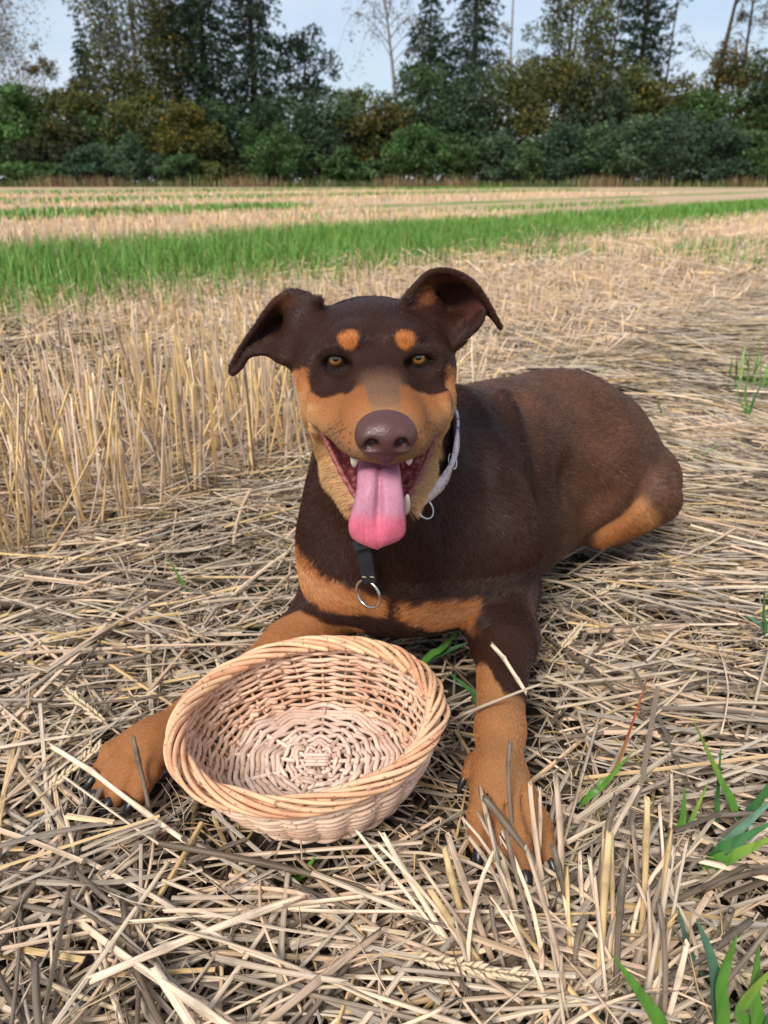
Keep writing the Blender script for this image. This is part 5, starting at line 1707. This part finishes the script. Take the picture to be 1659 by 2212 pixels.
def stalk_mesh(name, L, r, tint, bend=.03, seed=0, split=False):
    """One hollow straw stalk along +z with a joint or two and a frayed cut end."""
    rng = np.random.default_rng(seed)
    nodes = np.sort(rng.uniform(.15, .9, rng.integers(1, 3)))
    u = np.unique(np.concatenate([np.linspace(0, 1, 9)] + [[k - .016 / (L * 6), k, k + .016 / (L * 6)] for k in nodes]))
    u = u[(u >= 0) & (u <= 1)]
    rad = r * (1 - .12 * u)
    for k in nodes: rad = rad * (1 + .38 * np.exp(-((u - k) / (.0035 / L)) ** 2))
    kx = rng.normal(0, bend); ky = rng.normal(0, bend)
    kink = rng.normal(0, .05, 2) * (len(nodes) > 0)
    P = np.stack([kx * L * 4 * u * (1 - u) + kink[0] * L * np.maximum(0, u - nodes[0]), ky * L * 4 * u * (1 - u) + kink[1] * L * np.maximum(0, u - nodes[0]), u * L], 1)
    sides = 8
    ang = np.linspace(0, 2 * np.pi, sides, endpoint=False)
    fl = rng.uniform(.55, 1.0)
    V = (P[:, None] + rad[:, None, None] * np.stack([np.cos(ang), fl * np.sin(ang), 0 * ang], 1)[None])
    V[-1, :, 2] += rng.uniform(-.004, .003, sides)                      # ragged cut
    V[0, :, 2] += rng.uniform(-.003, .003, sides)
    n = len(u)
    inn = V[-1].copy(); inn = P[-1] + (inn - P[-1]) * np.array((.62, .62, 1.0)); deep = inn - np.array((0, 0, .012)) ; deep = P[-1] - (0, 0, .012) + (inn - P[-1]) * np.array((.95, .95, .2))
    V = np.concatenate([V.reshape(-1, 3), inn, deep, P[:1]])
    i, j = np.meshgrid(np.arange(n + 1), np.arange(sides), indexing='ij')
    Q = np.stack([i * sides + j, i * sides + (j + 1) % sides, (i + 1) * sides + (j + 1) % sides, (i + 1) * sides + j], -1).reshape(-1, 4)
    c = (n + 2) * sides
    T = np.concatenate([np.stack([np.full(sides, c), (np.arange(sides) + 1) % sides, np.arange(sides)], 1), np.array([[(n + 1) * sides, (n + 1) * sides + k, (n + 1) * sides + k + 1] for k in range(1, sides - 1)])])
    rnd = rng.uniform(0, 400)
    uu = np.concatenate([np.repeat(u, sides), np.ones(2 * sides), [0]]); jj = np.concatenate([np.tile(np.arange(sides), n + 2), [0]])
    col = np.repeat(tint[None], len(V), 0)
    for k in nodes: col = col * (1 - .35 * np.exp(-((uu - k) / (.004 / L)) ** 2))[:, None]
    col[(n + 1) * sides:-1] *= .35
    me = np_mesh(name, V, [Q, T], colors=col, attrs={'su': rnd + uu * L, 'sv': rnd * 1.7 + jj})
    me.materials.append(M_STRAW if name == 'straw_stalk' else M_STUB)
    return me


VAR = {}
def variant(kind, i):
    key = (kind, i)
    if key not in VAR:
        w = {'lie': W_LIE, 'stand': W_STAND}[kind]
        t = straw_tints(1, w, np.random.default_rng(900 + i))[0] * 1.08
        VAR[key] = stalk_mesh('straw_stalk' if kind == 'lie' else 'stem', 1.0 * [.14, .18, .22, .11, .26, .16, .20, .13][i % 8], [.0019, .0023, .0017, .0026, .0021, .0028, .0015, .0024][i % 8], t, .025, i)
    return VAR[key]


def put_stalk(P0, P1, label, group=None, kind='lie', i=0, rs=1.0, name='straw_stalk', cat='straw'):
    me = variant(kind, i)
    P0, P1 = Vector(P0), Vector(P1); d = P1 - P0; L0 = max(v.co.z for v in (me.vertices[len(me.vertices) - 1 - 9], me.vertices[len(me.vertices) - 10]))
    L0 = [.14, .18, .22, .11, .26, .16, .20, .13][i % 8]
    o = bpy.data.objects.new(name, me); C.objects.link(o)
    o.location = P0
    o.rotation_euler = (d.to_track_quat('Z', 'Y') @ Matrix.Rotation(_l.uniform(0, 6.28), 3, 'Z').to_quaternion()).to_euler()
    s = d.length / L0
    o.scale = (rs, rs, s)
    tag(o, label, cat, group)
    return o


# the ones the picture singles out
one = 'straw_stalk'
put_stalk(at(1062, 1392, .600), at(1150, 1496, .560) + (0, 0, .004), "thick dark-spotted straw lying aslant over the dog's upper foreleg", None, 'lie', 3, 1.1)
put_stalk(at(968, 1560, .575), at(1162, 1466, .553), "long bent pale straw reaching from the basket across the dog's foreleg", None, 'lie', 0, .8)
put_stalk(gnd(1130, 1905, -.01), at(1100, 1602, .485), "grey weathered straw standing upright in front of the dog's paw", None, 'lie', 1, .9)
put_stalk(gnd(1140, 1960, -.01), at(1168, 1702, .448), "jointed golden straw standing upright beside the dog's outer toe", None, 'stand', 5, .8)
put_stalk(at(1045, 1722, .462), gnd(1215, 1945, .004), "broad grey straw lying diagonally across the dog's toes", None, 'lie', 7, 1.3)
put_stalk(at(1032, 1755, .455), gnd(1180, 1965, .004), "pale straw lying parallel to the broad grey one across the toes", None, 'lie', 5, .8)
put_stalk(gnd(112, 1612, .020), gnd(415, 1790, .016), "broad pale yellow straw lying across the claws of the dog's other paw", None, 'stand', 3, 1.5)
put_stalk(gnd(330, 1790, -.004), at(284, 1590, .520), "dark grey straw standing in front of the dog's other paw", None, 'lie', 7, .9)
put_stalk(gnd(640, 1850, .006), gnd(930, 2080, .010), 'loose pale pinkish straw lying on the litter in front of the basket', None, 'lie', 5, 1.0)
put_stalk(gnd(0, 1990, .014), gnd(240, 1660, .016), 'long bright yellow straw lying beside the pale one across the claws', None, 'stand', 1, 1.3)
put_stalk(gnd(1145, 1250, .02), gnd(1400, 1380, .016), "long straight pale straw with its end raised beside the dog's flank", None, 'lie', 2, 1.1)

# cut tuft in front of the paw: stems fan out of the ground
tuft_label, tuft_group = "cut straw stem rising from the tuft in front of the dog's paw", 'tuft of cut stems before the paw'
for k in range(64):
    bx, by = _l.uniform(1030, 1480), _l.uniform(2060, 2330)
    b0 = gnd(bx, by, -.025)
    lean = (bx - 1270) / 420 + _l.normal(0, .22)
    back = _l.uniform(.15, .95)
    d = np.array((lean * .8, back, _l.uniform(.55, 1.1))); d /= np.linalg.norm(d)
    L = _l.uniform(.07, .15)
    put_stalk(b0, b0 + d * L, tuft_label, tuft_group, 'stand' if k % 3 else 'lie', int(_l.integers(0, 8)), _l.uniform(.75, 1.25), 'cut_stem', 'stem')

# loose stalks on top of the litter
top_label, top_group = 'loose straw stalk lying on top of the flattened straw layer', 'loose stalks on top of the litter'
cnt = 0
while cnt < 235:
    px = _l.uniform(-40, 1700); py = _l.uniform(1180, 2300) if _l.random() < .85 else _l.uniform(1000, 1250)
    g = gnd(px, py, 0.0)
    a = lie_dir(g[0:1], g[1:2], _l, .9)[0]; L = _l.uniform(.09, .26); el = _l.normal(.03, .07)
    d = np.array((math.cos(a) * math.cos(el), math.sin(a) * math.cos(el), math.sin(el)))
    z = _l.uniform(.004, .016)
    P0 = g - d * L / 2; P1 = g + d * L / 2; P0[2] += z; P1[2] += z
    tt = np.linspace(0, 1, 9)[:, None]
    if not clear_of(P0 + (P1 - P0) * tt, -.012).all() or row_s(g[0], g[1]) > -.03 or g[1] < .16: continue
    put_stalk(P0, P1, top_label, top_group, 'lie', int(_l.integers(0, 16)), _l.uniform(.6, 1.2)); cnt += 1

# tall stems of the near stubble
st_label, st_group = 'tall golden stubble stem standing in the clump beside the dog', 'tall stems of the near stubble'
cnt = 0
while cnt < 170:
    t = _l.uniform(-.35, 1.0); s_ = _l.choice([0, 0, .12, .12, .24, .36]) + _l.normal(0, .02)
    p = ROW0 + t * ROW + s_ * ROWN
    L = _l.uniform(.16, .30); az = _l.uniform(0, 6.28); ln = abs(_l.normal(0, .20))
    d = np.array((math.sin(ln) * math.cos(az), math.sin(ln) * math.sin(az), math.cos(ln)))
    if p[0] > -.20 and p[1] < 1.35: continue
    P0 = np.array((p[0], p[1], SOIL)); put_stalk(P0, P0 + d * L, st_label, st_group, 'stand', int(_l.integers(0, 16)), _l.uniform(.8, 1.3), 'stubble_stem', 'stem'); cnt += 1

# ------------------------------------------------------------------ wheat ears left in the straw
M_EAR = M_STRAW
def husk_mesh():
    V, F = tube_arrays(np.array([(0, 0, 0), (0, .0004, .002), (0, .0006, .005), (0, .0004, .008), (0, 0, .0115)]), np.array((.0006, .0019, .0024, .0016, .0002)), 6)
    me = np_mesh('husk', V, F, colors=np.repeat(np.array([(.74, .58, .37)]), len(V), 0), attrs={'su': V[:, 2] * 3, 'sv': V[:, 0] * 300})
    me.materials.append(M_STRAW); return me
HUSK = husk_mesh()
def wheat_ear(px, py, ang, label, z=.012, n=16):
    g = gnd(px, py, z); root = empty('wheat_ear', tuple(g)); tag(root, label, 'wheat ear', 'empty wheat ears in the straw')
    d = np.array((math.cos(ang), math.sin(ang), .10)); side = np.array((-math.sin(ang), math.cos(ang), 0)); up = np.array((0, 0, 1.0))
    ln = .0042 * n
    V, Fs = tube_arrays(np.stack([d * t for t in np.linspace(-.03, ln, 8)]), .0010, 6)
    me = np_mesh('rachis', V, Fs, colors=np.repeat(np.array([(.62, .47, .28)]), len(V), 0), attrs={'su': V[:, 0] * 3, 'sv': V[:, 1] * 300}); me.materials.append(M_STRAW)
    o = bpy.data.objects.new('rachis', me); C.objects.link(o); o.parent = root
    for k in range(n):
        for sgn in (-1, 1):
            h = bpy.data.objects.new('husk', HUSK); C.objects.link(h); h.parent = root
            dd = Vector(d + side * sgn * _l.uniform(.1, .8) + up * _l.uniform(-.2, .7))
            h.rotation_euler = dd.to_track_quat('Z', 'Y').to_euler(); h.location = Vector(d * (.0042 * k) + side * sgn * .0012 + up * .001)
            f = _l.uniform(.5, .95); h.scale = (f, f, f)
wheat_ear(225, 1560, 2.5, "empty wheat ear lying beyond the claws of the dog's other paw", .014)
wheat_ear(118, 1695, 1.0, 'empty wheat ear beside the long bright yellow straw', .014, 13)
wheat_ear(905, 2075, -.25, 'long empty wheat ear lying on the litter before the cut tuft', .016, 18)
wheat_ear(1215, 1400, .9, "empty wheat ear lying on the straw beside the dog's elbow", .014, 14)
wheat_ear(1290, 1285, .5, "broken wheat ear lying by the raised end of the straight straw", .010, 9)
wheat_ear(1500, 2040, -.9, 'empty wheat ear lying among the green seedling leaves', .012, 12)

# ------------------------------------------------------------------ green seedlings close by
m_ = N('leaf_blade')
_bu = m_.attr('su', 'Fac')
M_BLADE = m_.bsdf(m_.mix(m_.ramp(m_.noise(140, 3, .6, m_.coord('Object', (1, 1, .2))), [(.35, .72), (.65, 1.15)]), (0, 0, 0), m_.attr('tint')), .42, .4, m_.bump(m_.n('TexWave', Scale=500.0).outputs['Fac'], .1, .0004))
def blade(P, w, tint, parent, tipc=None):
    P = catmull(P, 14); T = np.gradient(P, axis=0); T /= np.linalg.norm(T, axis=1)[:, None]
    S = np.cross(T, (0, -.55, .83)); S /= np.linalg.norm(S, axis=1)[:, None] + 1e-9; Nn = np.cross(S, T)
    u = np.linspace(0, 1, 14); ww = (w * np.minimum(1, .45 + 2.2 * u) * (1 - u ** 3.2) + .0003)[:, None]
    V = np.stack([P - S * ww, P - Nn * ww * .35, P + S * ww], 1).reshape(-1, 3)
    i, j = np.meshgrid(np.arange(13), np.arange(2), indexing='ij')
    Q = np.stack([i * 3 + j, i * 3 + j + 1, (i + 1) * 3 + j + 1, (i + 1) * 3 + j], -1).reshape(-1, 4)
    V = np.concatenate([V, V - np.repeat(Nn, 3, 0) * .0003]); Q = np.concatenate([Q, Q[:, ::-1] + 42])
    c = np.repeat(np.array(tint)[None], len(V), 0)
    if tipc is not None:
        k = np.tile(np.repeat(sstep(u, .55, .9), 3), 2)[:, None]; c = c * (1 - k) + np.array(tipc) * k
    me = np_mesh('blade', V, Q, colors=c, attrs={'su': np.tile(np.repeat(u, 3), 2)}); me.materials.append(M_BLADE)
    o = bpy.data.objects.new('blade', me); C.objects.link(o); o.parent = parent; o.matrix_parent_inverse = Matrix.Translation(-Vector(parent.location))
GR, GD, GB, GY = (.10, .27, .035), (.055, .17, .05), (.09, .20, .12), (.22, .33, .05)
def seedling(base, leaves, label, name='cereal_seedling'):
    b = gnd(*base, -.012); root = empty(name, tuple(b)); tag(root, label, 'seedling', 'green seedlings in the straw')
    for mid, tip, dy, w, c, tc_ in leaves:
        # dy: how far the leaf tip leans towards (-) or away from (+) the standpoint
        m = at(*mid, b[1] + dy * .5); t = at(*tip, b[1] + dy)
        blade([b, b + (m - b) * .55 + (0, 0, .004), m, t], w, c, root, tc_)
seedling((905, 1440), [((955, 1400), (1002, 1350), -.01, .0042, GR, None), ((960, 1408), (1018, 1386), .0, .0040, GD, None)], "two-leaved green seedling between the basket rim and the dog's chest")
seedling((1035, 1530), [((1015, 1490), (965, 1450), .01, .0034, GD, None)], "single dark green leaf bent over beside the dog's foreleg")
seedling((410, 1290), [((392, 1255), (362, 1205), .0, .0022, GR, None)], 'single short green blade in the straw by the near stubble')
seedling((640, 1905), [((655, 1885), (682, 1850), .0, .0040, GR, None)], 'short green blade half hidden in the straw before the basket')
seedling((1250, 1745), [((1330, 1660), (1398, 1470), .02, .0020, (.12, .20, .05), (.40, .08, .04)), ((1300, 1700), (1368, 1622), .0, .0028, GR, None)], 'thin seedling with a reddened tip on the combed straw')
seedling((1600, 1790), [((1560, 1690), (1500, 1560), .0, .0042, GR, GY), ((1640, 1730), (1700, 1640), .0, .0042, GD, None)], 'seedling with a long leaf arching over the combed straw')
seedling((1518, 1890), [((1570, 1830), (1680, 1770), -.01, .0058, GD, None), ((1580, 1850), (1690, 1800), -.02, .0058, GR, GY), ((1590, 1800), (1700, 1700), .02, .0045, GB, None)], 'seedling with several broad overlapping leaves')
seedling((1462, 1830), [((1475, 1770), (1480, 1700), .01, .0036, GR, None), ((1490, 1780), (1530, 1690), .02, .0026, GD, GY)], 'small upright two-leaved seedling beside the broad-leaved one')
seedling((1545, 1790), [((1550, 1720), (1558, 1610), .01, .0022, GD, None)], 'narrow upright seedling blade behind the broad-leaved one')
seedling((1460, 2290), [((1400, 2170), (1325, 2065), .0, .0050, GR, None)], 'single broad green leaf rising out of the cut tuft')
seedling((1560, 2290), [((1560, 2120), (1592, 2020), .0, .0050, GR, None), ((1540, 2080), (1505, 1985), .01, .0045, GB, None)], 'two-leaved seedling beside the cut tuft')
seedling((1640, 2290), [((1630, 2150), (1640, 2040), .0, .0055, GR, None), ((1600, 2180), (1680, 2080), -.01, .005, GR, GY), ((1690, 2150), (1720, 2060), 0, .005, GD, None)], 'dense green seedling with crossing leaves beyond the cut tuft')
seedling((1520, 2130), [((1490, 2060), (1465, 1960), .0, .0036, GB, None)], 'bluish green blade standing behind the two-leaved seedling')
seedling((1490, 1000), [((1515, 985), (1550, 960), .0, .0030, GR, None)], "short green blade on the straw behind the dog's rump")
seedling((1430, 905), [((1425, 880), (1418, 850), .0, .0026, GD, None)], "thin green blade rising behind the dog's back")
seedling((1300, 812), [((1300, 803), (1310, 794), .0, .0060, (.14, .36, .05), None)], "small bright green leaf just behind the dog's back")
seedling((1655, 1380), [((1640, 1345), (1610, 1330), .0, .0038, GB, None), ((1650, 1330), (1652, 1270), .0, .0030, GD, None)], "bluish seedling at the far end of the combed straw")
seedling((1615, 905), [((1610, 850), (1620, 790), .0, .0040, GR, None), ((1630, 860), (1655, 810), .0, .0036, GD, None), ((1600, 870), (1590, 820), .0, .0030, GR, None)], 'upright leafy seedling behind the combed straw')
